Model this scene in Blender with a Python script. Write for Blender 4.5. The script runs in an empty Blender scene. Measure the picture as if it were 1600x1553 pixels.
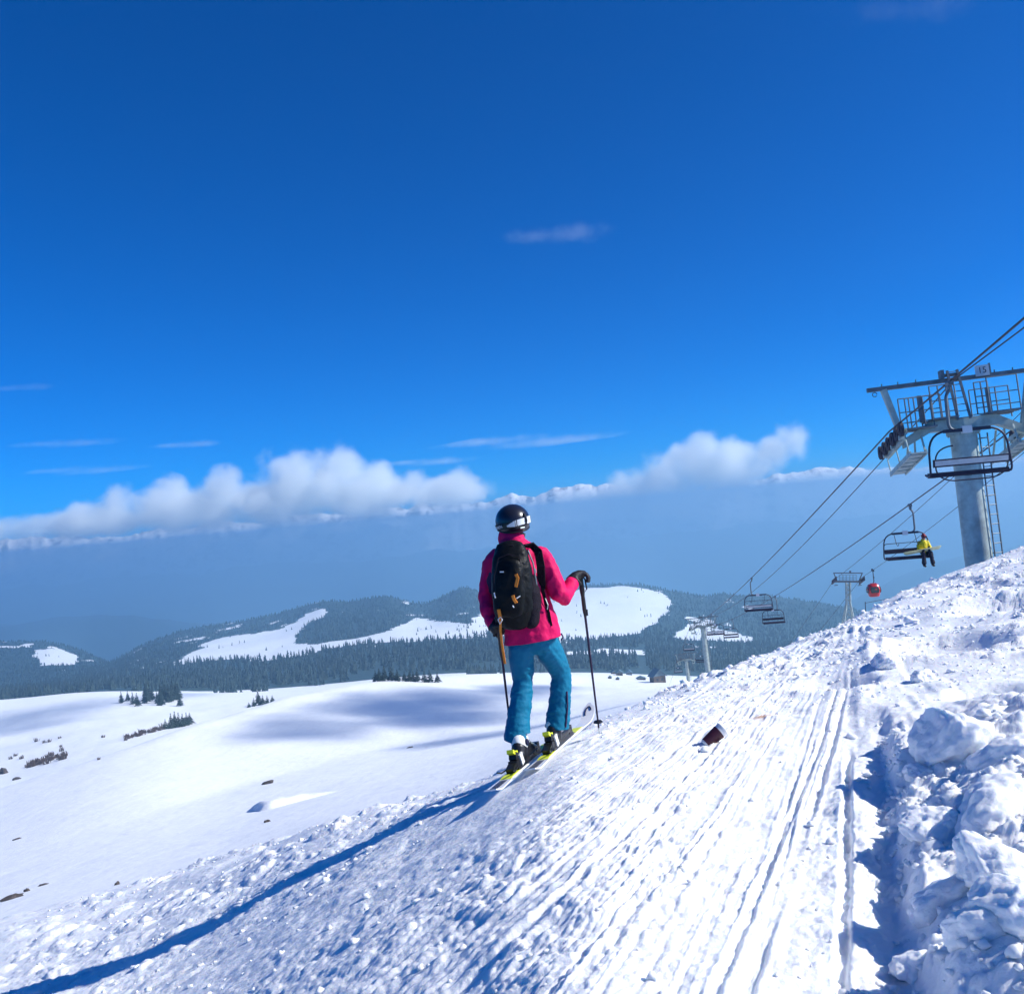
import bpy, bmesh, math, random
import numpy as np
from mathutils import Vector, Matrix

rng = random.Random(7)
nrng = np.random.default_rng(11)
R = math.radians
scene = bpy.context.scene
C = scene.collection

# ------------------------------------------------------------------ camera
F_PX, ROLL, HOR = 1537.0, R(5.0), 25.0          # focal length in photo pixels, roll, horizon below centre
PITCH = math.atan(HOR / F_PX)
_c, _s = math.cos(ROLL), math.sin(ROLL)
_up = Vector((0, -math.sin(PITCH), math.cos(PITCH)))
_fw = Vector((0, math.cos(PITCH), math.sin(PITCH)))
cam_d = bpy.data.cameras.new('camera')
cam = bpy.data.objects.new('camera', cam_d)
C.objects.link(cam)
_r = Vector((_c, 0, 0)) - _up * _s
_u = Vector((_s, 0, 0)) + _up * _c
cam.matrix_world = Matrix((( _r.x, _u.x, -_fw.x, 0), (_r.y, _u.y, -_fw.y, 0), (_r.z, _u.z, -_fw.z, 0), (0, 0, 0, 1)))
cam_d.sensor_width = 36.0
cam_d.lens = 36.0 * F_PX / 1600.0
cam_d.clip_start = 0.1
cam_d.clip_end = 200000.0
scene.camera = cam

# ------------------------------------------------------------------ sky, sun, exposure
SUN_AZ, SUN_EL = R(-6.0), R(37.0)                  # azimuth measured from +X towards +Y
world = bpy.data.worlds.new('World')
scene.world = world
world.use_nodes = True
wn, wl = world.node_tree.nodes, world.node_tree.links
wn.clear()
w_out = wn.new('ShaderNodeOutputWorld')
w_bg = wn.new('ShaderNodeBackground')
w_bg.inputs['Strength'].default_value = 0.092
w_sky = wn.new('ShaderNodeTexSky')
w_sky.sky_type = 'NISHITA'
w_sky.sun_disc = False
w_sky.sun_elevation = SUN_EL
w_sky.sun_rotation = math.pi / 2 - SUN_AZ
w_sky.altitude = 3600.0
w_sky.air_density = 1.0
w_sky.dust_density = 0.9
w_sky.ozone_density = 2.0
w_hs = wn.new('ShaderNodeHueSaturation')
w_hs.inputs['Saturation'].default_value = 1.30
w_hs.inputs['Value'].default_value = 1.0
w_tint = wn.new('ShaderNodeMix'); w_tint.data_type = 'RGBA'; w_tint.blend_type = 'MULTIPLY'; w_tint.inputs['Factor'].default_value = 1.0
w_tint.inputs['B'].default_value = (0.22, 0.63, 1.28, 1)
wl.new(w_sky.outputs[0], w_tint.inputs['A'])
wl.new(w_tint.outputs['Result'], w_hs.inputs['Color'])
wl.new(w_hs.outputs[0], w_bg.inputs['Color'])
wl.new(w_bg.outputs[0], w_out.inputs[0])

SUN_DIR = Vector((math.cos(SUN_EL) * math.cos(SUN_AZ), math.cos(SUN_EL) * math.sin(SUN_AZ), math.sin(SUN_EL)))
sun_d = bpy.data.lights.new('sun', 'SUN')
sun_d.energy = 5.0
sun_d.angle = R(0.5)
sun_d.color = (1.0, 0.985, 0.94)
sun = bpy.data.objects.new('sun', sun_d)
C.objects.link(sun)
sun.rotation_euler = SUN_DIR.to_track_quat('Z', 'Y').to_euler()

scene.view_settings.view_transform = 'Standard'
scene.view_settings.look = 'None'
scene.view_settings.exposure = 0.28
scene.view_settings.gamma = 1.0
scene.render.engine = 'CYCLES'
cy = scene.cycles
cy.use_denoising = True
cy.denoiser = 'OPENIMAGEDENOISE'
cy.max_bounces = 9
cy.diffuse_bounces = 4
cy.glossy_bounces = 2
cy.transmission_bounces = 2
cy.transparent_max_bounces = 6
cy.volume_bounces = 9
cy.volume_max_steps = 256
cy.volume_step_rate = 1.0
cy.use_adaptive_sampling = True
cy.adaptive_threshold = 0.02
cy.caustics_reflective = False
cy.caustics_refractive = False

# ------------------------------------------------------------------ pixel rays and helpers
def ray(px, py):
    """tangents (x/y, z/y) of the view ray through a pixel of the photograph"""
    dx = np.asarray(px, float) - 800.0
    dy = 776.5 - np.asarray(py, float)
    u = dx * _c + dy * _s
    v = -dx * _s + dy * _c
    X = u
    Y = F_PX * math.cos(PITCH) - v * math.sin(PITCH)
    Z = F_PX * math.sin(PITCH) + v * math.cos(PITCH)
    return X / Y, Z / Y
def P(px, py, y):
    s, e = ray(px, py)
    return Vector((float(s) * y, y, float(e) * y))
def pix(s, e):
    """inverse of ray()"""
    k = math.cos(PITCH) + e * math.sin(PITCH)
    u = s / k * F_PX
    v = (e * math.cos(PITCH) - math.sin(PITCH)) / k * F_PX
    dx = u * _c - v * _s
    dy = u * _s + v * _c
    return dx + 800.0, 776.5 - dy
def curve_se(pts):
    s, e = ray([p[0] for p in pts], [p[1] for p in pts])
    o = np.argsort(s)
    return s[o], e[o]
def interp_lin(x, xs, ys):
    """np.interp with straight extrapolation"""
    x = np.asarray(x, float)
    r = np.interp(x, xs, ys)
    k0 = (ys[1] - ys[0]) / (xs[1] - xs[0]); k1 = (ys[-1] - ys[-2]) / (xs[-1] - xs[-2])
    r = np.where(x < xs[0], ys[0] + k0 * (x - xs[0]), r)
    return np.where(x > xs[-1], ys[-1] + k1 * (x - xs[-1]), r)

def hsh(ix, iy, seed):
    h = (ix.astype(np.int64) * 374761393 + iy.astype(np.int64) * 668265263 + seed * 1274126177) & 0xFFFFFFFF
    h = ((h ^ (h >> 13)) * 1274126177) & 0xFFFFFFFF
    h = ((h ^ (h >> 16)) * 2246822519) & 0xFFFFFFFF
    h ^= h >> 15
    return (h & 0xFFFFFF) / float(0x1000000)
def vnoise(x, y, seed=0):
    ix, iy = np.floor(x), np.floor(y)
    fx, fy = x - ix, y - iy
    fx = fx * fx * fx * (fx * (fx * 6 - 15) + 10); fy = fy * fy * fy * (fy * (fy * 6 - 15) + 10)
    a, b = hsh(ix, iy, seed), hsh(ix + 1, iy, seed)
    c, d = hsh(ix, iy + 1, seed), hsh(ix + 1, iy + 1, seed)
    return (a + (b - a) * fx) * (1 - fy) + (c + (d - c) * fx) * fy - 0.5
def fbm(x, y, seed=0, octv=4, gain=0.5, lac=2.03):
    r, a = 0.0, 1.0
    for o in range(octv):
        r = r + a * vnoise(x, y, seed + o * 17)
        a *= gain; x = x * lac + 3.1; y = y * lac + 1.7
    return r
def lumps(x, y, cell, prob, seed, rmin=0.3, rmax=0.75, sharp=0.5):
    """heap of rounded lumps; returns height in units of cell"""
    gx, gy = x / cell, y / cell
    ix, iy = np.floor(gx), np.floor(gy)
    h = np.zeros_like(gx)
    for ox in (-1, 0, 1):
        for oy in (-1, 0, 1):
            cx, cyy = ix + ox, iy + oy
            on = hsh(cx, cyy, seed) < prob
            px_ = cx + hsh(cx, cyy, seed + 1); py_ = cyy + hsh(cx, cyy, seed + 2)
            r = rmin + (rmax - rmin) * hsh(cx, cyy, seed + 3) ** 2
            k = 0.7 + 0.6 * hsh(cx, cyy, seed + 4)
            an = hsh(cx, cyy, seed + 5) * 3.14
            ddx, ddy = gx - px_, gy - py_
            rx = (ddx * np.cos(an) + ddy * np.sin(an)) * k
            ry = (-ddx * np.sin(an) + ddy * np.cos(an)) / k
            q = 1 - (rx * rx + ry * ry) / (r * r)
            d = np.where(on & (q > 0), r * np.maximum(q, 0) ** sharp, 0)
            h = np.maximum(h, d)
    return h
def sstep(x, a, b):
    t = np.clip((x - a) / (b - a), 0, 1)
    return t * t * (3 - 2 * t)
def noise3(co, scale, seed=0, octv=3):
    """cheap 3-D noise from three 2-D slices"""
    x, y, z = co[:, 0] * scale, co[:, 1] * scale, co[:, 2] * scale
    return (fbm(x + z * 0.37, y + z * 0.61, seed, octv) + fbm(y + x * 0.29 + 9, z - x * 0.53, seed + 5, octv)
            + fbm(z + y * 0.41 + 4, x - y * 0.33, seed + 9, octv)) / 1.7

# ------------------------------------------------------------------ materials
def nodes(mat):
    return mat.node_tree.nodes, mat.node_tree.links
def pmat(name, col, rough=0.6, metal=0.0, var=0.0, vscale=8.0, bump=0.0, bscale=60.0, spec=0.5, coat=0.0, sheen=0.0):
    m = bpy.data.materials.new(name); m.use_nodes = True
    n, l = nodes(m)
    b = n['Principled BSDF']
    b.inputs['Base Color'].default_value = (*col, 1)
    b.inputs['Roughness'].default_value = rough
    b.inputs['Metallic'].default_value = metal
    b.inputs['Specular IOR Level'].default_value = spec
    b.inputs['Coat Weight'].default_value = coat
    b.inputs['Sheen Weight'].default_value = sheen
    if var or bump:
        tc = n.new('ShaderNodeTexCoord')
    if var:
        t = n.new('ShaderNodeTexNoise'); t.inputs['Scale'].default_value = vscale
        t.inputs['Detail'].default_value = 5; t.inputs['Roughness'].default_value = 0.6
        l.new(tc.outputs['Object'], t.inputs['Vector'])
        mr = n.new('ShaderNodeMapRange'); mr.inputs['From Min'].default_value = 0.3; mr.inputs['From Max'].default_value = 0.7
        mr.inputs['To Min'].default_value = 1 - var; mr.inputs['To Max'].default_value = 1 + var
        l.new(t.outputs['Fac'], mr.inputs['Value'])
        mx = n.new('ShaderNodeMix'); mx.data_type = 'RGBA'; mx.blend_type = 'MULTIPLY'; mx.inputs['Factor'].default_value = 1
        mx.inputs['A'].default_value = (*col, 1)
        l.new(mr.outputs[0], mx.inputs['B']); l.new(mx.outputs['Result'], b.inputs['Base Color'])
    if bump:
        t2 = n.new('ShaderNodeTexNoise'); t2.inputs['Scale'].default_value = bscale; t2.inputs['Detail'].default_value = 4
        l.new(tc.outputs['Object'], t2.inputs['Vector'])
        bp = n.new('ShaderNodeBump'); bp.inputs['Strength'].default_value = bump; bp.inputs['Distance'].default_value = 0.01
        l.new(t2.outputs['Fac'], bp.inputs['Height']); l.new(bp.outputs[0], b.inputs['Normal'])
    return m
M = {}
M['galv'] = pmat('galvanised', (0.44, 0.52, 0.48), 0.55, 0.2, 0.28, 3.0, 0.2, 30)
M['galv_dark'] = pmat('galvanised_dark', (0.17, 0.20, 0.22), 0.55, 0.3, 0.25, 4.0)
M['dark'] = pmat('dark_steel', (0.035, 0.037, 0.065), 0.5, 0.2, 0.2, 5.0)
M['rubber'] = pmat('sheave_rubber', (0.06, 0.055, 0.07), 0.8, 0, 0.2, 8)
M['cable'] = pmat('cable', (0.03, 0.03, 0.05), 0.5, 0.5)
M['seat_dark'] = pmat('seat_dark', (0.018, 0.015, 0.04), 0.6, 0, 0.2, 6)
M['seat_pale'] = pmat('seat_pale', (0.55, 0.58, 0.60), 0.5, 0, 0.1, 6)
M['plate'] = pmat('plate', (0.72, 0.74, 0.76), 0.5, 0, 0.06, 6)
M['ink'] = pmat('ink', (0.01, 0.012, 0.05), 0.5)
M['pink'] = pmat('jacket_pink', (0.70, 0.004, 0.105), 0.65, 0, 0.06, 7, 0.3, 60, 0.2)
M['teal'] = pmat('trousers_teal', (0.003, 0.155, 0.27), 0.65, 0, 0.09, 7, 0.3, 60, 0.2)
M['pack'] = pmat('pack_black', (0.004, 0.005, 0.006), 0.5, 0, 0.3, 10, 0.5, 45, 0.18)
M['pack2'] = pmat('pack_black_mesh', (0.009, 0.006, 0.013), 0.75, 0, 0.3, 30, 0.8, 150, 0.2)
M['orange'] = pmat('orange_strap', (0.90, 0.25, 0.015), 0.6, 0, 0.1, 15, 0.2, 120)
M['whiteplastic'] = pmat('white_plastic', (0.80, 0.81, 0.80), 0.35, 0, 0.05, 10)
M['blackplastic'] = pmat('black_plastic', (0.012, 0.012, 0.014), 0.35, 0, 0.2, 12, 0, 60, 0.5)
M['helmet'] = pmat('helmet_shell', (0.012, 0.013, 0.022), 0.28, 0, 0.1, 9, 0.0, 80, 0.5, 0.2)
M['strapgreen'] = pmat('strap_green', (0.012, 0.03, 0.03), 0.7, 0, 0.1, 30)
M['glove'] = pmat('glove_black', (0.010, 0.010, 0.014), 0.6, 0, 0.2, 20, 0.3, 120)
M['polem'] = pmat('pole_dark', (0.03, 0.018, 0.05), 0.35, 0.4, 0.1, 12)
M['skin'] = pmat('skin', (0.42, 0.23, 0.16), 0.55, 0, 0.05, 9)
M['base'] = pmat('base_layer', (0.05, 0.03, 0.09), 0.85, 0, 0.15, 25)
M['yellow'] = pmat('binding_yellow', (0.72, 0.78, 0.04), 0.4, 0, 0.06, 12)
M['skiwhite'] = pmat('ski_white', (0.80, 0.81, 0.82), 0.3, 0, 0.04, 8, 0, 60, 0.5, 0.2)
M['yjacket'] = pmat('jacket_yellow', (0.85, 0.68, 0.01), 0.65, 0, 0.1, 9, 0.3, 40)
M['darkcloth'] = pmat('dark_cloth', (0.012, 0.014, 0.035), 0.8, 0, 0.2, 12)
M['redhat'] = pmat('red_hat', (0.30, 0.015, 0.02), 0.7, 0, 0.1, 12)
M['board'] = pmat('board_pale', (0.72, 0.72, 0.42), 0.45, 0, 0.2, 5)
M['cabin'] = pmat('cabin_red', (0.55, 0.025, 0.03), 0.35, 0, 0.08, 4, 0, 60, 0.5, 0.3)
M['glassdark'] = pmat('cabin_glass', (0.05, 0.07, 0.06), 0.12, 0, 0.1, 3)
M['cup'] = pmat('cup_maroon', (0.05, 0.006, 0.018), 0.5, 0, 0.15, 30)
M['cupwhite'] = pmat('cup_white', (0.80, 0.80, 0.79), 0.5, 0, 0.05, 30)
M['needle'] = pmat('conifer_needles', (0.010, 0.027, 0.022), 0.85, 0, 0.45, 0.25)
M['trunk'] = pmat('conifer_bark', (0.06, 0.04, 0.03), 0.9, 0, 0.3, 3)
M['twig'] = pmat('bare_shrub', (0.10, 0.065, 0.055), 0.9, 0, 0.3, 0.6)
M['rock'] = pmat('rock', (0.075, 0.06, 0.055), 0.9, 0, 0.5, 2.0, 0.6, 6)
M['hutwall'] = pmat('hut_wall', (0.10, 0.08, 0.07), 0.8, 0, 0.3, 0.6)
M['hutroof'] = pmat('hut_roof', (0.10, 0.16, 0.20), 0.6, 0, 0.2, 0.4)
M['hutglass'] = pmat('hut_window', (0.03, 0.04, 0.06), 0.2)
M['fence'] = pmat('fence_net', (0.05, 0.06, 0.10), 0.8)

def snow_mat(name, near):
    m = bpy.data.materials.new(name); m.use_nodes = True
    n, l = nodes(m)
    b = n['Principled BSDF']
    b.inputs['Roughness'].default_value = 0.55
    b.inputs['Specular IOR Level'].default_value = 0.25
    if near:
        b.inputs['Subsurface Weight'].default_value = 0.6; b.inputs['Subsurface Radius'].default_value = (0.8, 1.0, 1.3); b.inputs['Subsurface Scale'].default_value = 0.026
    geo = n.new('ShaderNodeNewGeometry')
    t = n.new('ShaderNodeTexNoise'); t.inputs['Scale'].default_value = 2.2 if near else 0.012
    t.inputs['Detail'].default_value = 8; t.inputs['Roughness'].default_value = 0.65
    l.new(geo.outputs['Position'], t.inputs['Vector'])
    cr = n.new('ShaderNodeMix'); cr.data_type = 'RGBA'
    cr.inputs['A'].default_value = (0.85, 0.875, 0.905, 1); cr.inputs['B'].default_value = (0.92, 0.925, 0.93, 1)
    l.new(t.outputs['Fac'], cr.inputs['Factor'])
    col = cr.outputs['Result']
    if near:
        # coffee spilt on the snow above the cup
        c0 = STAIN
        vm = n.new('ShaderNodeVectorMath'); vm.operation = 'SUBTRACT'; vm.inputs[1].default_value = c0
        l.new(geo.outputs['Position'], vm.inputs[0])
        mp = n.new('ShaderNodeMapping'); mp.vector_type = 'TEXTURE'
        mp.inputs['Rotation'].default_value = (0, 0, R(35)); mp.inputs['Scale'].default_value = (0.26, 0.17, 3)
        l.new(vm.outputs[0], mp.inputs['Vector'])
        ln = n.new('ShaderNodeVectorMath'); ln.operation = 'LENGTH'; l.new(mp.outputs[0], ln.inputs[0])
        ns = n.new('ShaderNodeTexNoise'); ns.inputs['Scale'].default_value = 16; ns.inputs['Detail'].default_value = 6
        ns.inputs['Roughness'].default_value = 0.7
        l.new(geo.outputs['Position'], ns.inputs['Vector'])
        mr = n.new('ShaderNodeMapRange'); mr.inputs['From Min'].default_value = 1.0; mr.inputs['From Max'].default_value = 0.0
        l.new(ln.outputs['Value'], mr.inputs['Value'])
        mu = n.new('ShaderNodeMath'); mu.operation = 'MULTIPLY'; l.new(mr.outputs[0], mu.inputs[0]); l.new(ns.outputs['Fac'], mu.inputs[1])
        m2 = n.new('ShaderNodeMapRange'); m2.inputs['From Min'].default_value = 0.22; m2.inputs['From Max'].default_value = 0.42
        m2.inputs['To Max'].default_value = 0.8
        l.new(mu.outputs[0], m2.inputs['Value'])
        mx = n.new('ShaderNodeMix'); mx.data_type = 'RGBA'; mx.inputs['B'].default_value = (0.50, 0.24, 0.10, 1)
        l.new(m2.outputs[0], mx.inputs['Factor']); l.new(col, mx.inputs['A']); col = mx.outputs['Result']
        # grain
        g1 = n.new('ShaderNodeTexNoise'); g1.inputs['Scale'].default_value = 95; g1.inputs['Detail'].default_value = 5
        g1.inputs['Roughness'].default_value = 0.7
        l.new(geo.outputs['Position'], g1.inputs['Vector'])
        bp = n.new('ShaderNodeBump'); bp.inputs['Strength'].default_value = 0.55; bp.inputs['Distance'].default_value = 0.008
        g2 = n.new('ShaderNodeTexNoise'); g2.inputs['Scale'].default_value = 20; g2.inputs['Detail'].default_value = 4
        l.new(geo.outputs['Position'], g2.inputs['Vector'])
        gm_ = n.new('ShaderNodeMath'); gm_.operation = 'MULTIPLY_ADD'; gm_.inputs[1].default_value = 2.6
        l.new(g2.outputs['Fac'], gm_.inputs[0]); l.new(g1.outputs['Fac'], gm_.inputs[2])
        l.new(gm_.outputs[0], bp.inputs['Height']); l.new(bp.outputs[0], b.inputs['Normal'])
    else:
        at = n.new('ShaderNodeAttribute'); at.attribute_name = 'forest'
        nf = n.new('ShaderNodeTexNoise'); nf.inputs['Scale'].default_value = 0.03; nf.inputs['Detail'].default_value = 6
        l.new(geo.outputs['Position'], nf.inputs['Vector'])
        fm = n.new('ShaderNodeMix'); fm.data_type = 'RGBA'
        fm.inputs['A'].default_value = (0.014, 0.034, 0.024, 1); fm.inputs['B'].default_value = (0.05, 0.075, 0.06, 1)
        l.new(nf.outputs['Fac'], fm.inputs['Factor'])
        ad = n.new('ShaderNodeMath'); ad.operation = 'ADD'; ad.inputs[1].default_value = 0
        n2 = n.new('ShaderNodeTexNoise'); n2.inputs['Scale'].default_value = 0.02; n2.inputs['Detail'].default_value = 7
        n2.inputs['Roughness'].default_value = 0.7
        l.new(geo.outputs['Position'], n2.inputs['Vector'])
        sb = n.new('ShaderNodeMath'); sb.operation = 'SUBTRACT'; sb.inputs[1].default_value = 0.5; l.new(n2.outputs['Fac'], sb.inputs[0])
        ml = n.new('ShaderNodeMath'); ml.operation = 'MULTIPLY'; ml.inputs[1].default_value = 0.8; l.new(sb.outputs[0], ml.inputs[0])
        l.new(at.outputs['Fac'], ad.inputs[0]); l.new(ml.outputs[0], ad.inputs[1])
        mr = n.new('ShaderNodeMapRange'); mr.inputs['From Min'].default_value = 0.42; mr.inputs['From Max'].default_value = 0.58
        l.new(ad.outputs[0], mr.inputs['Value'])
        mx = n.new('ShaderNodeMix'); mx.data_type = 'RGBA'
        l.new(mr.outputs[0], mx.inputs['Factor']); l.new(col, mx.inputs['A']); l.new(fm.outputs['Result'], mx.inputs['B'])
        col = mx.outputs['Result']
        b1 = n.new('ShaderNodeTexNoise'); b1.inputs['Scale'].default_value = 0.10; b1.inputs['Detail'].default_value = 8
        b1.inputs['Roughness'].default_value = 0.6
        l.new(geo.outputs['Position'], b1.inputs['Vector'])
        mpp = n.new('ShaderNodeMapping'); mpp.inputs['Rotation'].default_value = (0, 0, R(35)); mpp.inputs['Scale'].default_value = (0.25, 0.03, 0.1)
        l.new(geo.outputs['Position'], mpp.inputs['Vector'])
        b2 = n.new('ShaderNodeTexNoise'); b2.inputs['Scale'].default_value = 1.0; b2.inputs['Detail'].default_value = 5
        l.new(mpp.outputs[0], b2.inputs['Vector'])
        ba = n.new('ShaderNodeMath'); ba.operation = 'MULTIPLY_ADD'; ba.inputs[1].default_value = 0.22; l.new(b2.outputs['Fac'], ba.inputs[0]); l.new(b1.outputs['Fac'], ba.inputs[2])
        bp = n.new('ShaderNodeBump'); bp.inputs['Strength'].default_value = 0.4; bp.inputs['Distance'].default_value = 1.4
        l.new(ba.outputs[0], bp.inputs['Height']); l.new(bp.outputs[0], b.inputs['Normal'])
    l.new(col, b.inputs['Base Color'])
    return m

# ------------------------------------------------------------------ mesh building
def tag(o, label=None, cat=None, group=None, kind=None):
    if label: o['label'] = label
    if cat: o['category'] = cat
    if group: o['group'] = group
    if kind: o['kind'] = kind
    return o
def mesh_np(name, verts, faces, mat=None, smooth=True):
    me = bpy.data.meshes.new(name)
    verts = np.asarray(verts, dtype=np.float32); faces = np.asarray(faces, dtype=np.int32)
    nf, k = faces.shape
    me.vertices.add(len(verts)); me.vertices.foreach_set('co', verts.ravel())
    me.loops.add(nf * k); me.loops.foreach_set('vertex_index', faces.ravel())
    me.polygons.add(nf); me.polygons.foreach_set('loop_start', np.arange(0, nf * k, k, dtype=np.int32))
    me.polygons.foreach_set('use_smooth', np.full(nf, smooth))
    me.update(calc_edges=True)
    if mat: me.materials.append(mat)
    return me
def link(name, me, parent=None, loc=None):
    o = bpy.data.objects.new(name, me); C.objects.link(o)
    if parent is not None: o.parent = parent
    if loc is not None: o.location = loc
    return o
def empty(name, loc=(0, 0, 0), rz=0.0, mat=None):
    o = bpy.data.objects.new(name, None); C.objects.link(o)
    o.empty_display_size = 0.2
    if mat is not None: o.matrix_world = mat
    else:
        o.location = loc; o.rotation_euler = (0, 0, rz)
    return o
def copy_tree(o, parent=None):
    c = o.copy(); C.objects.link(c); c.parent = parent
    for ch in list(o.children):
        copy_tree(ch, c)
    return c
class MB:
    """collects simple solids into one mesh"""
    def __init__(self, off=(0, 0, 0)):
        self.v, self.f, self.off = [], [], Vector(off)
    def add(self, vs, fs):
        b = len(self.v)
        self.v += [Vector(p) - self.off for p in vs]; self.f += [tuple(i + b for i in f) for f in fs]
        return self
    def box(self, c, s, rot=None):
        c = Vector(c); hx, hy, hz = s[0] / 2, s[1] / 2, s[2] / 2
        vs = [Vector((x, y, z)) for x in (-hx, hx) for y in (-hy, hy) for z in (-hz, hz)]
        if rot is not None: vs = [rot @ p for p in vs]
        return self.add([p + c for p in vs], [(0, 1, 3, 2), (4, 6, 7, 5), (0, 4, 5, 1), (2, 3, 7, 6), (0, 2, 6, 4), (1, 5, 7, 3)])
    def bar(self, a, b, w, h, up=(0, 0, 1)):
        a, b = Vector(a), Vector(b); d = (b - a).normalized(); u = Vector(up)
        if abs(d.dot(u)) > 0.98: u = Vector((0, 1, 0))
        sd = d.cross(u).normalized(); u = sd.cross(d).normalized()
        rot = Matrix((sd, d, u)).transposed()
        return self.box((a + b) / 2, (w, (b - a).length, h), rot)
    def tube(self, pts, r, n=8, cap=True):
        pts = [Vector(p) for p in pts]
        rs = r if isinstance(r, (list, tuple)) else [r] * len(pts)
        vs, fs = [], []
        prev = None
        for i, p in enumerate(pts):
            d = (pts[min(i + 1, len(pts) - 1)] - pts[max(i - 1, 0)]).normalized()
            if prev is None:
                a = Vector((0, 0, 1)) if abs(d.z) < 0.9 else Vector((1, 0, 0))
                sd = d.cross(a).normalized()
            else:
                sd = (prev - d * prev.dot(d)).normalized()
            prev = sd; u = sd.cross(d)
            for k in range(n):
                t = 2 * math.pi * k / n
                vs.append(p + (sd * math.cos(t) + u * math.sin(t)) * rs[i])
        for i in range(len(pts) - 1):
            for k in range(n):
                fs.append((i * n + k, i * n + (k + 1) % n, (i + 1) * n + (k + 1) % n, (i + 1) * n + k))
        if cap:
            fs.append(tuple(reversed(range(n)))); fs.append(tuple((len(pts) - 1) * n + k for k in range(n)))
        return self.add(vs, fs)
    def disc(self, c, axis, r, w, n=16):
        c, a = Vector(c), Vector(axis).normalized()
        return self.tube([c - a * w / 2, c + a * w / 2], r, n)
    def build(self, name, mat, parent=None, smooth=False, loc=None):
        me = bpy.data.meshes.new(name)
        me.from_pydata([tuple(p) for p in self.v], [], self.f)
        bm = bmesh.new(); bm.from_mesh(me); bmesh.ops.recalc_face_normals(bm, faces=bm.faces); bm.to_mesh(me); bm.free()
        if smooth:
            me.polygons.foreach_set('use_smooth', np.full(len(me.polygons), True))
            try: me.set_sharp_from_angle(angle=R(40))
            except Exception: pass
        me.materials.append(mat)
        return link(name, me, parent, loc)
def arc(p0, p1, p2, n=6):
    """quadratic bend through a corner"""
    p0, p1, p2 = Vector(p0), Vector(p1), Vector(p2)
    return [p0 * (1 - t) ** 2 + p1 * 2 * t * (1 - t) + p2 * t * t for t in [i / n for i in range(n + 1)]]
def text_mesh(name, s, size, mat, parent, M4, depth=0.002):
    cu = bpy.data.curves.new(name, 'FONT'); cu.body = s; cu.size = size; cu.extrude = depth
    cu.align_x = 'CENTER'; cu.align_y = 'CENTER'
    t = bpy.data.objects.new(name + '_tmp', cu); C.objects.link(t)
    dg = bpy.context.evaluated_depsgraph_get()
    me = bpy.data.meshes.new_from_object(t.evaluated_get(dg))
    bpy.data.objects.remove(t); bpy.data.curves.remove(cu)
    me.materials.clear(); me.materials.append(mat); me.transform(M4)
    return link(name, me, parent)

def ellip_tube(stations, side, n=14):
    """tapered limb: stations of (point, radius along side, radius across)"""
    vs, fs = [], []
    side = Vector(side)
    pts = [Vector(s[0]) for s in stations]
    d0 = (pts[1] - pts[0]).normalized(); d1 = (pts[-1] - pts[-2]).normalized()
    st = []
    a, b, c = stations[0]
    rr = min(b, c)
    st += [(pts[0] - d0 * rr * 0.85, b * 0.5, c * 0.5), (pts[0] - d0 * rr * 0.5, b * 0.85, c * 0.85)]
    st += [(pts[i], stations[i][1], stations[i][2]) for i in range(len(pts))]
    a, b, c = stations[-1]; rr = min(b, c)
    st += [(pts[-1] + d1 * rr * 0.5, b * 0.85, c * 0.85), (pts[-1] + d1 * rr * 0.85, b * 0.5, c * 0.5)]
    for i, (p, ra, rb) in enumerate(st):
        d = (st[min(i + 1, len(st) - 1)][0] - st[max(i - 1, 0)][0]).normalized()
        sd = (side - d * side.dot(d)).normalized(); u = sd.cross(d)
        for k in range(n):
            t = 2 * math.pi * k / n
            vs.append(p + sd * math.cos(t) * ra + u * math.sin(t) * rb)
    m = len(st)
    for i in range(m - 1):
        for k in range(n):
            fs.append((i * n + k, i * n + (k + 1) % n, (i + 1) * n + (k + 1) % n, (i + 1) * n + k))
    fs.append(tuple(reversed(range(n)))); fs.append(tuple((m - 1) * n + k for k in range(n)))
    return vs, fs
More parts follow.
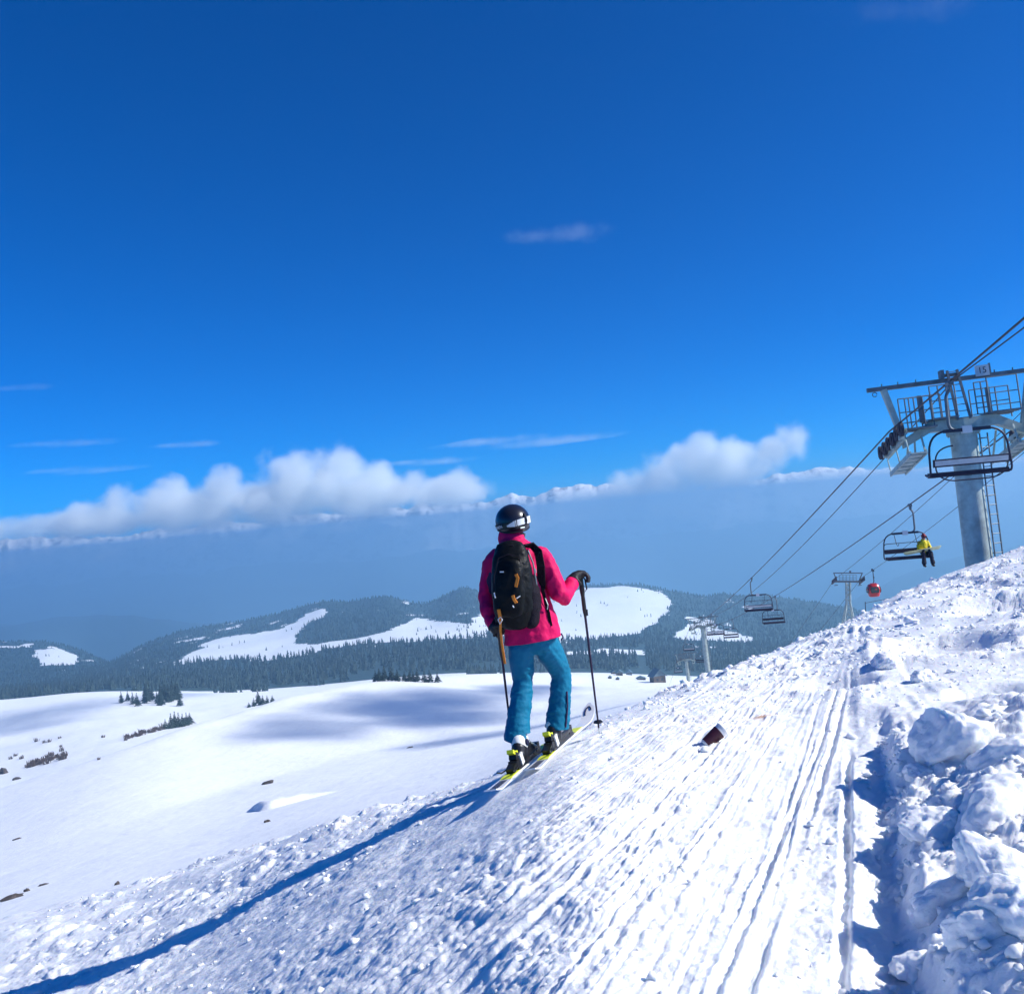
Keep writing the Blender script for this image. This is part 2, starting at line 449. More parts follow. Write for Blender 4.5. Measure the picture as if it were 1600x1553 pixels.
def remeshed(name, pieces, voxel, mat, parent=None, loc=(0, 0, 0), smooth_it=4, wrinkle=None, cuts=()):
    """union of overlapping pieces as one continuous skin"""
    mb = MB(loc)
    for vs, fs in pieces: mb.add(vs, fs)
    me = bpy.data.meshes.new(name + '_tmp'); me.from_pydata([tuple(p) for p in mb.v], [], mb.f)
    bm = bmesh.new(); bm.from_mesh(me); bmesh.ops.recalc_face_normals(bm, faces=bm.faces); bm.to_mesh(me); bm.free()
    t = bpy.data.objects.new(name + '_tmp', me); C.objects.link(t)
    md = t.modifiers.new('r', 'REMESH'); md.mode = 'VOXEL'; md.voxel_size = voxel; md.use_smooth_shade = True
    ms = t.modifiers.new('s', 'SMOOTH'); ms.factor = 0.5; ms.iterations = smooth_it
    dg = bpy.context.evaluated_depsgraph_get()
    out = bpy.data.meshes.new_from_object(t.evaluated_get(dg))
    bpy.data.objects.remove(t); bpy.data.meshes.remove(me)
    out.name = name
    if wrinkle:
        n = len(out.vertices)
        co = np.empty(n * 3, np.float32); out.vertices.foreach_get('co', co); co = co.reshape(-1, 3)
        no = np.empty(n * 3, np.float32); out.vertex_normals.foreach_get('vector', no); no = no.reshape(-1, 3)
        co = co + no * wrinkle(co.astype(float))[:, None]
        out.vertices.foreach_set('co', co.astype(np.float32).ravel()); out.update()
    if cuts:
        bm = bmesh.new(); bm.from_mesh(out)
        for (pt_, no_) in cuts:
            near = Vector(pt_) - Vector(loc); no_ = Vector(no_).normalized()
            rad = 0.34
            gm = [f for f in bm.faces if (f.calc_center_median() - near).length < rad] if len(cuts) > 1 else list(bm.faces)
            es = {e for f in gm for e in f.edges}; vs_ = {v for f in gm for v in f.verts}
            r_ = bmesh.ops.bisect_plane(bm, geom=list(gm) + list(es) + list(vs_), plane_co=near, plane_no=no_, clear_outer=True)
            cut_e = [g_ for g_ in r_['geom_cut'] if isinstance(g_, bmesh.types.BMEdge)]
            bmesh.ops.holes_fill(bm, edges=cut_e)
        bm.to_mesh(out); bm.free()
    out.materials.clear(); out.materials.append(mat)
    out.polygons.foreach_set('use_smooth', np.full(len(out.polygons), True))
    return link(name, out, parent, None if parent else loc)

# ================================================================== NEAR SLOPE
SIL = [(-300, 1522), (0, 1432), (200, 1385), (330, 1350), (500, 1292), (600, 1262), (770, 1207), (900, 1143), (1000, 1094),
       (1100, 1053), (1200, 1023), (1270, 1000), (1340, 962), (1420, 926), (1510, 889), (1600, 854), (1900, 735)]
sil_s, sil_e = curve_se(SIL)
Ds = np.array([-900, -650, -344, -57, 68, 275, 450, 640, 790, 1000]) / F_PX
Dv = np.array([16, 14, 10, 7.7, 7.7, 11, 14, 19, 25, 30.0])
_ss = np.linspace(-1.6, 1.6, 1601)
_ee = interp_lin(_ss, sil_s, sil_e)
_ker = np.hanning(61); _ker /= _ker.sum()
_ee = np.convolve(np.pad(_ee, 30, mode='edge'), _ker, 'valid')
_DD = np.convolve(np.pad(np.interp(_ss, Ds, Dv), 60, mode='edge'), np.hanning(121) / np.hanning(121).sum(), 'valid')
CAM_H = 1.5
def near_base(x, y):
    s = x / np.maximum(y, 0.2)
    e = np.interp(s, _ss, _ee); D = np.interp(s, _ss, _DD)
    t = np.clip(1 - y / D, 0, 1)
    b = np.maximum(y - D, 0)
    return e * y - CAM_H * t ** 1.5 - 0.12 * b ** 1.6
TX, TY = 0.32, 0.947                       # direction of the ski tracks
def pq(x, y):
    return x * TY - y * TX, x * TX + y * TY
grooves = []
_g = random.Random(5)
for i in range(72):
    p0 = -6.0 + 5.65 * _g.random() ** 1.1
    grooves.append((p0, _g.uniform(0.010, 0.028), _g.uniform(0.003, 0.010), _g.uniform(-0.035, 0.03), _g.uniform(0, 50), _g.uniform(0.35, 0.7)))
grooves += [(-0.13, 0.020, 0.034, 0.006, 3.3, 0.0), (-0.42, 0.03, 0.02, 0.05, 8.1, 0.25), (-0.55, 0.025, 0.018, 0.04, 5.0, 0.3),
            (-1.9, 0.05, 0.013, 0.0, 9.0, 0.1), (-2.35, 0.045, 0.011, 0.0, 4.0, 0.2)]
VP_S, VP_E = [float(t) for t in ray(1338, 965)]
def track_pq(x, y):
    """across / along coordinates of the traverse tracks, which bend round the shoulder of the slope"""
    yy = np.maximum(y, 0.5)
    th = np.arctan2(VP_S - x / yy, np.maximum(VP_E - near_base(x, y) / yy, 1e-3))
    th = np.clip(th, -0.9, R(71))
    return -1.15 * (1 / np.tan(R(81) - th) - 1 / math.tan(R(81))), 0.7 * x + 0.7 * y
QT = np.linspace(-15, 60, 1500)
def near_disp(x, y):
    p, q = track_pq(x, y)
    h = 0.08 * fbm(x * 0.45, y * 0.45, 3, 3) * sstep(y, 3, 9)
    track = sstep(p, -6.2, -4.6) * (1 - sstep(p, -0.30, -0.02)) * (1 - sstep(y, 8.5, 11))
    rub = np.clip(1 - track, 0, 1)
    far = sstep(y, 6.0, 10.0)
    # patchiness of the broken snow
    pa = np.clip(0.55 + 1.5 * fbm(x * 0.7, y * 0.7, 41, 3), 0, 1.2)
    pt = np.clip(0.45 + 2.0 * fbm(p * 1.9, q * 0.35, 47, 3), 0.0, 1.1)
    mask = np.clip(rub + track * (0.42 + 0.9 * pt), 0, 1) * (0.35 + 0.65 * pa)
    wx = x + 0.03 * fbm(x * 9, y * 9, 71, 2); wy = y + 0.03 * fbm(x * 9 + 5, y * 9, 77, 2)
    h = h + mask * ((1 - sstep(y, 6, 10)) * (0.020 - 0.006 * track) * lumps(wx, wy, 0.050, 0.62, 100) + (1 - sstep(y, 4, 6.5)) * 0.011 * lumps(wx, wy, 0.026, 0.65, 120, 0.3, 0.7))
    h = h + mask * np.clip(pa, 0, 1) * (0.040 + 0.016 * far) * (1 - 0.8 * sstep(y, 12, 19)) * lumps(wx, wy, 0.12, 0.40, 140, 0.2, 0.65)
    h = h + far * (0.35 + pa) * 0.075 * lumps(wx, wy, 0.28, 0.42, 160, 0.12, 0.6)
    h = h + far * 0.035 * lumps(wx + 0.1 * wy, wy, 0.95, 0.35, 180, 0.2, 0.7, 1.3) * (1 - track)
    h = h + 0.05 * fbm(x * 1.4, y * 1.4, 9, 3) * (1 - 0.6 * track)
    # long streaks left by skis and by sliding snow
    h = h + track * (0.006 * fbm(p * 6, q * 0.3, 21, 3) + (0.0095 - 0.005 * sstep(p, -1.4, -0.5)) * fbm(p * 30, q * 0.9, 23, 4) + 0.020 * fbm(x * 6, y * 6, 27, 4))
    h = h + (1 - track) * (0.030 - 0.012 * far) * fbm(p * 4.0, q * 0.9, 29, 3)
    po, qo = pq(x, y)
    for (p0, w, d, k, ph, gap) in grooves:
        slot = p0 == -0.13
        p_, q_ = (po, qo) if slot else (p, q)
        c = p0 + k * (q_ - 4) + 0.035 * np.interp(q_, QT, vnoise(QT * 0.35 + ph, QT * 0 + ph, 61))
        g = np.clip((p_ - c) / w, -4, 4)
        on = np.interp(q_, QT, sstep(vnoise(QT * 0.5 + ph * 3, QT * 0 + ph, 63) + 0.5, gap, gap + 0.15))
        if slot: on = on * (1 - sstep(qo, 5.6, 6.3)) * (0.55 + 0.9 * np.clip(0.5 + fbm(x * 7, y * 7, 65, 3), 0, 1)); g = g + 0.5 * fbm(x * 9, y * 9, 67, 3)
        h = h + on * d * 0.9 * (1 - far) * (-np.exp(-g * g * g * g) + (0.12 if p0 == -0.13 else 0.45) * np.exp(-((np.abs(g) - 1.6) / 0.5) ** 2) * (0.5 + pa))
    p, q = po, qo
    # ploughed bank to the right
    bank = sstep(p, 0.06 + 0.05 * vnoise(q * 4, q * 0, 81), 0.17 + 0.05 * vnoise(q * 4, q * 0, 81)) * (1 - sstep(q, 5.6, 7.2))
    h = h + bank * (0.07 + 0.08 * fbm(x * 3, y * 3, 83, 4) + 0.14 * sstep(p, 0.1, 0.9) + 0.09 * lumps(wx * 1.0, wy, 0.34, 0.6, 190, 0.25, 0.8, 0.8) + 0.05 * lumps(wx, wy, 0.12, 0.55, 195, 0.2, 0.7) + 0.022 * lumps(wx, wy, 0.05, 0.5, 197))
    h = h - 0.035 * np.exp(-((p - 0.03) / 0.06) ** 2) * (1 - sstep(q, 5.2, 6.2))
    # hollows dug in the upper slope
    for (cx, cy_, r, d) in HOLLOWS:
        dd = np.sqrt((x - cx) ** 2 + ((y - cy_) / 1.3) ** 2) / r
        h = h - d * (1 - sstep(dd, 0.3, 1.0)) + 0.30 * d * np.exp(-((dd - 1.15) / 0.30) ** 2) * (0.4 + 1.2 * pa)
    h = h + 0.006 * (1 - sstep(y, 3.5, 6)) * fbm(x * 38, y * 38, 91, 3)
    # skis have packed the snow where the skier stands
    dpk = np.exp(-((p - SKI_P) / 0.30) ** 4 - ((q - SKI_Q) / 1.1) ** 4)
    h = h * (1 - 0.8 * dpk)
    return h
def near_hit(px, py):
    s, e = ray(px, py); s, e = float(s), float(e)
    ys = np.linspace(1.2, 40, 6000)
    z = near_base(s * ys, ys)
    k = np.argmax(z / ys >= e)
    if k == 0: k = len(ys) // 3
    y = ys[k]
    return Vector((s * y, y, float(near_base(s * y, y))))
HOLLOWS = []
SKI_P, SKI_Q = pq(0.02, 6.75)
for (hx, hy, hr, hd) in [(1310, 1072, 0.38, 0.11), (1480, 1010, 0.6, 0.15), (1560, 1095, 0.36, 0.11), (1585, 945, 0.7, 0.16)]:
    w = near_hit(hx, hy); HOLLOWS.append((w.x, w.y, hr, hd))
def near_z(x, y):
    x_, y_ = np.array([float(x)]), np.array([float(y)])
    return float((near_base(x_, y_) + near_disp(x_, y_))[0])
STAIN = tuple(near_hit(1192, 1127))
M['snow'] = snow_mat('snow_near', True)
M['snow_far'] = snow_mat('snow_far', False)

NC, NR1, NR2 = 800, 850, 50
cs = np.linspace(-0.70, 0.70, NC)
cols_y = np.empty((NR1 + NR2, NC))
for j, s in enumerate(cs):
    D = float(np.interp(s, _ss, _DD))
    yy = np.linspace(1.3, D, 1500)
    ev = near_base(s * yy, yy) / yy
    w = np.abs(np.diff(ev)) * 1.0 + np.diff(np.log(yy)) * 0.30
    cw = np.concatenate([[0], np.cumsum(w)]); cw /= cw[-1]
    cols_y[:NR1, j] = np.interp(np.linspace(0, 1, NR1), cw, yy)
    t = np.linspace(0, 1, NR2 + 1)[1:]
    cols_y[NR1:, j] = D + (D * 0.35 + 14) * t ** 1.7
gy = cols_y; gx = cs[None, :] * gy
gz = near_base(gx, gy) + near_disp(gx, gy)
# the slope goes on round and behind the photographer
def quad_faces(nr, nc, base=0):
    i = np.arange(nr - 1)[:, None] * nc + np.arange(nc - 1)[None, :] + base
    return np.stack([i, i + 1, i + nc + 1, i + nc], -1).reshape(-1, 4)
V1 = np.stack([gx, gy, gz], -1).reshape(-1, 3)
F1 = quad_faces(NR1 + NR2, NC)
bx = np.linspace(-14, 14, 90); by = np.linspace(-12, 1.34, 60)
BX, BY = np.meshgrid(bx, by)
BZ = -CAM_H + 0.24 * BX + 0.04 * BY + 0.10 * fbm(BX * 0.8, BY * 0.8, 5, 4) - 0.08
V2 = np.stack([BX, BY, BZ], -1).reshape(-1, 3)
slope = link('snow_slope', mesh_np('snow_slope', np.concatenate([V1, V2]), np.concatenate([F1, quad_faces(60, 90, len(V1))]), M['snow']))
tag(slope, 'near ski slope of tracked, broken snow under the skier', kind='structure')

# ================================================================== FAR TERRAIN
def lay(pts):
    s, e = curve_se(pts)
    return lambda q: interp_lin(q, s, e)
e_near = lambda q: np.interp(q, _ss, _ee)
e_R1 = lay([(-200, 1290), (0, 1228), (60, 1207), (150, 1180), (300, 1131), (430, 1090), (560, 1062), (700, 1050), (800, 1052), (900, 1050),
            (1000, 1054), (1060, 1062), (1200, 1080), (1600, 1110)])
e_R2 = lay([(-200, 1100), (0, 1092), (100, 1080), (200, 1076), (330, 1081), (420, 1078), (560, 1064), (700, 1052), (900, 1050), (1100, 1058), (1600, 1075)])
e_FT = lay([(-200, 1085), (0, 1080), (150, 1066), (270, 1038), (400, 1030), (500, 1012), (600, 1000), (760, 990), (900, 1002), (1000, 1003), (1100, 1008),
            (1250, 1008), (1600, 1010)])
e_G = lay([(-200, 1015), (0, 1003), (72, 1003), (103, 1011), (134, 1020), (170, 1035), (178, 1033), (219, 1008), (265, 991), (312, 981), (375, 970), (437, 958),
           (507, 939), (543, 943), (604, 935), (645, 946), (671, 945), (726, 918), (755, 927), (800, 950), (860, 925), (909, 916), (990, 912),
           (1039, 918), (1089, 925), (1105, 928), (1124, 922), (1155, 927), (1199, 930), (1261, 939), (1339, 950), (1380, 975), (1480, 1010), (1700, 1010)])
e_H = lay([(-200, 985), (0, 974), (156, 961), (300, 975), (500, 985), (900, 985), (1200, 985), (1290, 960), (1333, 936), (1400, 905), (1480, 876), (1600, 850), (1800, 800)])
NFC = 720
fs_ = np.linspace(-0.85, 0.85, NFC)
Y1 = np.interp(fs_, [-0.6, -0.4, -0.15, 0.1, 0.6], [380, 420, 720, 900, 950])
KY = [np.full(NFC, 16.0), np.full(NFC, 45.0), np.full(NFC, 95.0), 0.55 * Y1, Y1, Y1 * 1.22, np.full(NFC, 1180.0), np.full(NFC, 1330.0), np.full(NFC, 2500.0),
      np.full(NFC, 3900.0), np.full(NFC, 5200.0), np.full(NFC, 7800.0), np.full(NFC, 9500.0), np.full(NFC, 13000.0), np.full(NFC, 21900.0)]
en = e_near(fs_); r1 = e_R1(fs_); r2 = np.minimum(e_R2(fs_), 1)
KE = [en - 0.28, en - 0.075, en - 0.014, 0.45 * (en - 0.014) + 0.55 * r1 - 0.006, r1, r1 - 0.020, r2, r2 - 0.004, e_FT(fs_), e_G(fs_), e_G(fs_) - 0.05,
      np.minimum(e_H(fs_), e_G(fs_) - 0.02) - 0.02, e_H(fs_), np.full(NFC, -0.072), np.full(NFC, -0.030)]
KE[13] = np.minimum(KE[13], KE[12] - 0.003)
def smc(a, w):
    k = np.hanning(w); k /= k.sum()
    return np.convolve(np.pad(a, w // 2, mode='edge'), k, 'valid')
KE = [smc(a, 9 if i == 9 else 61) for i, a in enumerate(KE)]
KY = [smc(a, 101) for a in KY]
LY = np.log(np.stack(KY)); EE = np.stack(KE)
rows = np.concatenate([np.linspace(math.log(16), math.log(95), 30), np.linspace(math.log(95), math.log(1330), 170)[1:],
                       np.linspace(math.log(1330), math.log(2500), 40)[1:], np.linspace(math.log(2500), math.log(4100), 90)[1:],
                       np.linspace(math.log(4100), math.log(21900), 70)[1:]])
NFR = len(rows)
FE = np.empty((NFR, NFC))
for j in range(NFC):
    FE[:, j] = np.interp(rows, LY[:, j], EE[:, j])
k5 = np.array([1, 2, 3, 4, 3, 2, 1.0]); k5 /= k5.sum()
FE_s = np.apply_along_axis(lambda c: np.convolve(np.pad(c, 3, mode='edge'), k5, 'valid'), 0, FE)
FE = FE_s
FYg = np.exp(rows)[:, None] * np.ones((1, NFC)); FXg = fs_[None, :] * FYg
rel = 0.0024 * fbm(FXg / 260, FYg / 260, 201, 5) * sstep(FYg, 60, 250) + 0.006 * fbm(FXg / 900, FYg / 900, 205, 6) * sstep(FYg, 1500, 3000)
rel = rel + 0.0034 * fbm(FXg / 70, FYg / 70, 207, 4) * sstep(FYg, 60, 200) * (1 - sstep(FYg, 900, 1200))
FE = FE + rel
FZg = FE * FYg
def far_e(s, y):
    """terrain tangent at column s, depth y (arrays)"""
    ci = np.clip((np.asarray(s) - fs_[0]) / (fs_[1] - fs_[0]), 0, NFC - 1.001)
    ri = np.clip(np.interp(np.log(y), rows, np.arange(NFR)), 0, NFR - 1.001)
    c0, r0 = ci.astype(int), ri.astype(int); fc, fr = ci - c0, ri - r0
    return (FE[r0, c0] * (1 - fc) + FE[r0, c0 + 1] * fc) * (1 - fr) + (FE[r0 + 1, c0] * (1 - fc) + FE[r0 + 1, c0 + 1] * fc) * fr
def far_hit(px, py, ymin=60, ymax=6000):
    s, e = ray(px, py)
    ys = np.exp(np.linspace(math.log(ymin), math.log(ymax), 3000))
    te = far_e(np.full(3000, float(s)), ys)
    ok = te >= float(e)
    k = int(np.argmax(ok)) if ok.any() else int(np.argmax(te))
    y = float(ys[k])
    return Vector((float(s) * y, y, float(te[k]) * y))
def inside(px, py, poly):
    r = np.zeros(px.shape, bool)
    n = len(poly)
    for i in range(n):
        x0, y0 = poly[i]; x1, y1 = poly[(i + 1) % n]
        c = ((y0 > py) != (y1 > py))
        with np.errstate(divide='ignore', invalid='ignore'):
            xi = (x1 - x0) * (py - y0) / (y1 - y0 + 1e-12) + x0
        r ^= c & (px < xi)
    return r
MEADOWS = [
    [(268, 1040), (300, 1018), (345, 996), (400, 990), (440, 982), (478, 958), (512, 948), (505, 960), (470, 985), (455, 1006), (500, 1006), (560, 994),
     (600, 986), (650, 966), (690, 968), (730, 975), (760, 952), (790, 950), (790, 992), (700, 998), (640, 1004), (560, 1008), (480, 1022), (420, 1032), (350, 1028), (310, 1034)],
    [(800, 960), (868, 930), (900, 922), (970, 917), (1035, 924), (1052, 944), (1040, 962), (1010, 985), (985, 992), (930, 1000), (870, 1004), (800, 1000)],
    [(1056, 992), (1075, 976), (1110, 974), (1135, 985), (1175, 996), (1170, 1003), (1110, 1000), (1070, 1000)],
    [(880, 1020), (960, 1012), (1000, 1015), (1010, 1024), (940, 1024), (890, 1027)],
    [(0, 1008), (50, 1008), (45, 1014), (0, 1012)], [(55, 1016), (90, 1014), (122, 1028), (115, 1036), (70, 1038), (55, 1028)],
]
def snow_open(s, y, e):
    """open snow (True) or forest (False) on the far hills"""
    px_, py_ = pix(s, e)
    x = s * y
    j = 9 * fbm(x / 120, y / 120, 301, 4); j2 = 7 * fbm(x / 110 + 5, y / 110, 305, 4)
    r = np.zeros(px_.shape, bool)
    for m in MEADOWS: r |= inside(px_ + j, py_ + j2, m)
    gl = (y > 2300) & (y < 4300) & (fbm(x / 90, y / 140, 311, 4) > 0.5)
    return (r & (y > 1900) & (y < 4600)) | gl
forest = np.zeros_like(FYg)
so = snow_open(fs_[None, :] * np.ones_like(FYg), FYg, FE)
forest = np.where((FYg > 1420) & (~so), 1.0, 0.0)
forest = np.where(FYg > 4700, 0.75 + 0.0 * FYg, forest)
ftme = mesh_np('snow_hills', np.stack([FXg, FYg, FZg], -1).reshape(-1, 3), quad_faces(NFR, NFC), M['snow_far'])
at = ftme.attributes.new('forest', 'FLOAT', 'POINT'); at.data.foreach_set('value', forest.astype(np.float32).ravel())
hills = link('snow_hills', ftme)
tag(hills, 'snowy bowl, forested hills and hazy valley below the ski slope', kind='structure')

# ------------------------------------------------------------------ far mountain range, beyond the haze
RANGE = [(-300, 880), (-100, 862), (0, 848), (100, 842), (200, 834), (300, 824), (430, 812), (500, 803), (560, 798), (640, 795), (700, 787), (760, 780), (820, 775), (860, 770), (895, 762),
         (1000, 762), (1100, 756), (1180, 746), (1230, 735), (1270, 727), (1330, 724), (1400, 729), (1470, 728), (1540, 716), (1600, 712), (1900, 690)]
rs, re_ = curve_se(RANGE)
NRC, NRR = 900, 46
ms = np.linspace(-0.85, 0.85, NRC); mt = np.linspace(0, 1, NRR)
me_ = interp_lin(ms, rs, re_)
YR = 25500.0
crest = me_ * YR
ridge = 1 - 2 * np.abs(fbm(ms * YR / 1700, ms * 0 + 3, 401, 6, 0.6))
crest = crest + 150 * (ridge - 0.72) + 75 - 130 * sstep(ms, 0.08, 0.2)
MY = YR - 2900 * (1 - mt[:, None]) + 0 * ms[None, :]
MX = ms[None, :] * MY
prof = mt[:, None] ** 1.0
MZ = -2400 + (crest[None, :] + 2400) * prof
MZ = MZ + fbm(MX / 1500, MY / 900, 411, 6) * 700 * (1 - mt[:, None]) * prof
rm = bpy.data.materials.new('range_snow_rock'); rm.use_nodes = True
n, l = nodes(rm); b = n['Principled BSDF']; b.inputs['Roughness'].default_value = 0.8
geo = n.new('ShaderNodeNewGeometry')
t = n.new('ShaderNodeTexNoise'); t.inputs['Scale'].default_value = 0.0035; t.inputs['Detail'].default_value = 8; t.inputs['Roughness'].default_value = 0.7
l.new(geo.outputs['Position'], t.inputs['Vector'])
mr = n.new('ShaderNodeMapRange'); mr.inputs['From Min'].default_value = 0.50; mr.inputs['From Max'].default_value = 0.60
l.new(t.outputs['Fac'], mr.inputs['Value'])
mx = n.new('ShaderNodeMix'); mx.data_type = 'RGBA'; mx.inputs['A'].default_value = (0.85, 0.86, 0.88, 1); mx.inputs['B'].default_value = (0.17, 0.19, 0.24, 1)
l.new(mr.outputs[0], mx.inputs['Factor']); l.new(mx.outputs['Result'], b.inputs['Base Color'])
rng_o = link('mountain_range', mesh_np('mountain_range', np.stack([MX, MY, MZ], -1).reshape(-1, 3), quad_faces(NRR, NRC), rm))
tag(rng_o, 'distant snow-capped mountain range along the horizon', kind='structure')

# ------------------------------------------------------------------ haze
hb = MB(); hb.box((0, 10900, -1200.0), (60000, 22200, 2600))
hm = bpy.data.materials.new('haze'); hm.use_nodes = True
n, l = nodes(hm); n.clear()
ho = n.new('ShaderNodeOutputMaterial'); hv = n.new('ShaderNodeVolumePrincipled')
hv.inputs['Color'].default_value = (0.44, 0.77, 1.0, 1)
hv.inputs['Density'].default_value = 1.5e-4
hv.inputs['Anisotropy'].default_value = 0.55
l.new(hv.outputs[0], ho.inputs['Volume'])
haze = hb.build('haze', hm)
tag(haze, 'blue haze filling the valley below the horizon', kind='stuff')

# ------------------------------------------------------------------ clouds
def ico(sub):
    bm = bmesh.new(); bmesh.ops.create_icosphere(bm, subdivisions=sub, radius=1.0)
    vs = np.array([v.co[:] for v in bm.verts]); fs = np.array([[v.index for v in f.verts] for f in bm.faces]); bm.free()
    return vs, fs
ICO = {k: ico(k) for k in (1, 2, 3, 4, 5)}
def cloud(name, label, blobs, dens, seed, nscale, soft=0.55):
    """blobs: (centre, rx, ry, rz) in metres"""
    pieces = []
    for (c, rx, ry, rz) in blobs:
        v, f = ICO[3]
        pieces.append(([Vector((p[0] * rx + c.x, p[1] * ry + c.y, p[2] * rz + c.z)) for p in v], [tuple(q) for q in f]))
    c0 = sum((b_[0] for b_ in blobs), Vector()) / len(blobs)
    m = bpy.data.materials.new(name); m.use_nodes = True
    n, l = nodes(m); n.clear()
    out = n.new('ShaderNodeOutputMaterial'); pv = n.new('ShaderNodeVolumePrincipled')
    pv.inputs['Color'].default_value = (0.95, 0.99, 1.0, 1); pv.inputs['Anisotropy'].default_value = 0.1
    tc = n.new('ShaderNodeTexCoord')
    acc = None
    for (c, rx, ry, rz) in blobs:
        mp = n.new('ShaderNodeMapping'); mp.vector_type = 'TEXTURE'
        mp.inputs['Location'].default_value = c - c0; mp.inputs['Scale'].default_value = (rx, ry, rz)
        l.new(tc.outputs['Object'], mp.inputs['Vector'])
        ln = n.new('ShaderNodeVectorMath'); ln.operation = 'LENGTH'; l.new(mp.outputs[0], ln.inputs[0])
        mr = n.new('ShaderNodeMath'); mr.operation = 'SUBTRACT'; mr.inputs[0].default_value = 1.0; l.new(ln.outputs['Value'], mr.inputs[1])
        if acc is None: acc = mr.outputs[0]
        else:
            mxx = n.new('ShaderNodeMath'); mxx.operation = 'SMOOTH_MAX'; mxx.inputs[2].default_value = 0.25
            l.new(acc, mxx.inputs[0]); l.new(mr.outputs[0], mxx.inputs[1]); acc = mxx.outputs[0]
    ns = n.new('ShaderNodeTexNoise'); ns.inputs['Scale'].default_value = nscale; ns.inputs['Detail'].default_value = 5
    ns.inputs['Roughness'].default_value = 0.58
    l.new(tc.outputs['Object'], ns.inputs['Vector'])
    sb = n.new('ShaderNodeMath'); sb.operation = 'SUBTRACT'; sb.inputs[1].default_value = 0.60; l.new(ns.outputs['Fac'], sb.inputs[0])
    ml = n.new('ShaderNodeMath'); ml.operation = 'MULTIPLY'; ml.inputs[1].default_value = 1.6; l.new(sb.outputs[0], ml.inputs[0])
    ad = n.new('ShaderNodeMath'); ad.operation = 'ADD'; l.new(acc, ad.inputs[0]); l.new(ml.outputs[0], ad.inputs[1])
    mr = n.new('ShaderNodeMapRange'); mr.inputs['From Min'].default_value = 0.0; mr.inputs['From Max'].default_value = soft
    mr.inputs['To Max'].default_value = dens; mr.interpolation_type = 'SMOOTHSTEP'
    l.new(ad.outputs[0], mr.inputs['Value']); l.new(mr.outputs[0], pv.inputs['Density'])
    l.new(pv.outputs[0], out.inputs['Volume'])
    try: m.cycles.volume_step_rate = 1.0
    except Exception: pass
    span = max(b_[1] for b_ in blobs)
    o = remeshed('cloud', pieces, span * 0.12, m, None, c0, 3)
    tag(o, label, 'cloud')
    return o
def cb(px, py, y, r, rz=None, ry=None):
    k = y / F_PX
    return (P(px, py, y), r * k, (ry or r) * k * 0.8, (rz or r) * k)
YC = 24000
cg = random.Random(12)
def heads(base, tops, yspan):
    out = [cb(*t_) for t_ in base]
    for (px, py, r_) in tops:
        out.append(cb(px, py, YC + cg.uniform(-yspan, yspan), r_, r_ * cg.uniform(0.75, 1.05)))
    return out
CL_A = heads([(150, 815, YC, 110, 40), (290, 800, YC, 130, 50), (430, 785, YC, 140, 55), (570, 775, YC, 130, 50), (690, 770, YC, 95, 40)],
             [(185, 785, 42), (262, 772, 50), (352, 758, 48), (452, 742, 62), (522, 735, 66), (588, 752, 44), (655, 752, 36), (718, 757, 40)], 500)
CL_B = heads([(925, 790, YC, 75, 36), (1020, 768, YC, 105, 46), (1130, 740, YC, 105, 44)],
             [(965, 768, 38), (1030, 738, 46), (1098, 708, 58), (1160, 716, 42), (1238, 688, 42), (1205, 706, 44), (1060, 722, 44), (1130, 712, 50), (885, 782, 28)], 400)
CL_C = [cb(-120, 830, YC, 90, 40), cb(-30, 832, YC, 85, 36), cb(50, 830, YC, 75, 34), cb(110, 825, YC, 55, 28)]
cloud('cloud_bank', 'long white cumulus bank over the range left of the skier', CL_A, 0.0030, 1, 0.0014)
cloud('cloud_heap', 'white cumulus heap over the range between skier and chairlift', CL_B, 0.0030, 2, 0.0015)
CL_D = [cb(1280, 755, YC, 110, 26), cb(1400, 748, YC, 130, 28), cb(1530, 738, YC, 130, 30), cb(1680, 722, YC, 120, 28)]
cloud('cloud_veil', 'thin pale cloud veil behind the nearest tower', CL_D, 0.0010, 6, 0.0010)
for k, (px, py, r_, rz, dn, lab) in enumerate([(870, 367, 105, 15, 0.00030, 'lone pale wisp of cirrus high above the skier'), (290, 695, 75, 7, 0.0005, 'short cirrus streak above the left cloud bank'),
        (820, 690, 220, 9, 0.0004, 'long thin cirrus streak between the two cumulus clouds'), (665, 722, 100, 8, 0.0005, 'low cirrus streak just above the left cloud bank end'),
        (100, 693, 120, 6, 0.0003, 'faint cirrus streak at the left edge'), (30, 606, 75, 6, 0.00025, 'small cirrus streak high at the left edge'), (1430, 12, 130, 24, 0.00008, 'faint cirrus at the top right corner'),
        (130, 735, 150, 6, 0.0003, 'thin pale streak over the left cloud shoulder')]):
    cloud('cirrus', lab, [cb(px - r_ * 0.35, py + rz * 0.1, YC, r_ * 0.65, rz * 0.8), cb(px + r_ * 0.25, py - rz * 0.1, YC, r_ * 0.75, rz)], dn, 20 + k, 0.0022, 1.0)
cloud('cloud_edge', 'low pale cloud on the horizon at the left edge', CL_C, 0.0016, 3, 0.0012)
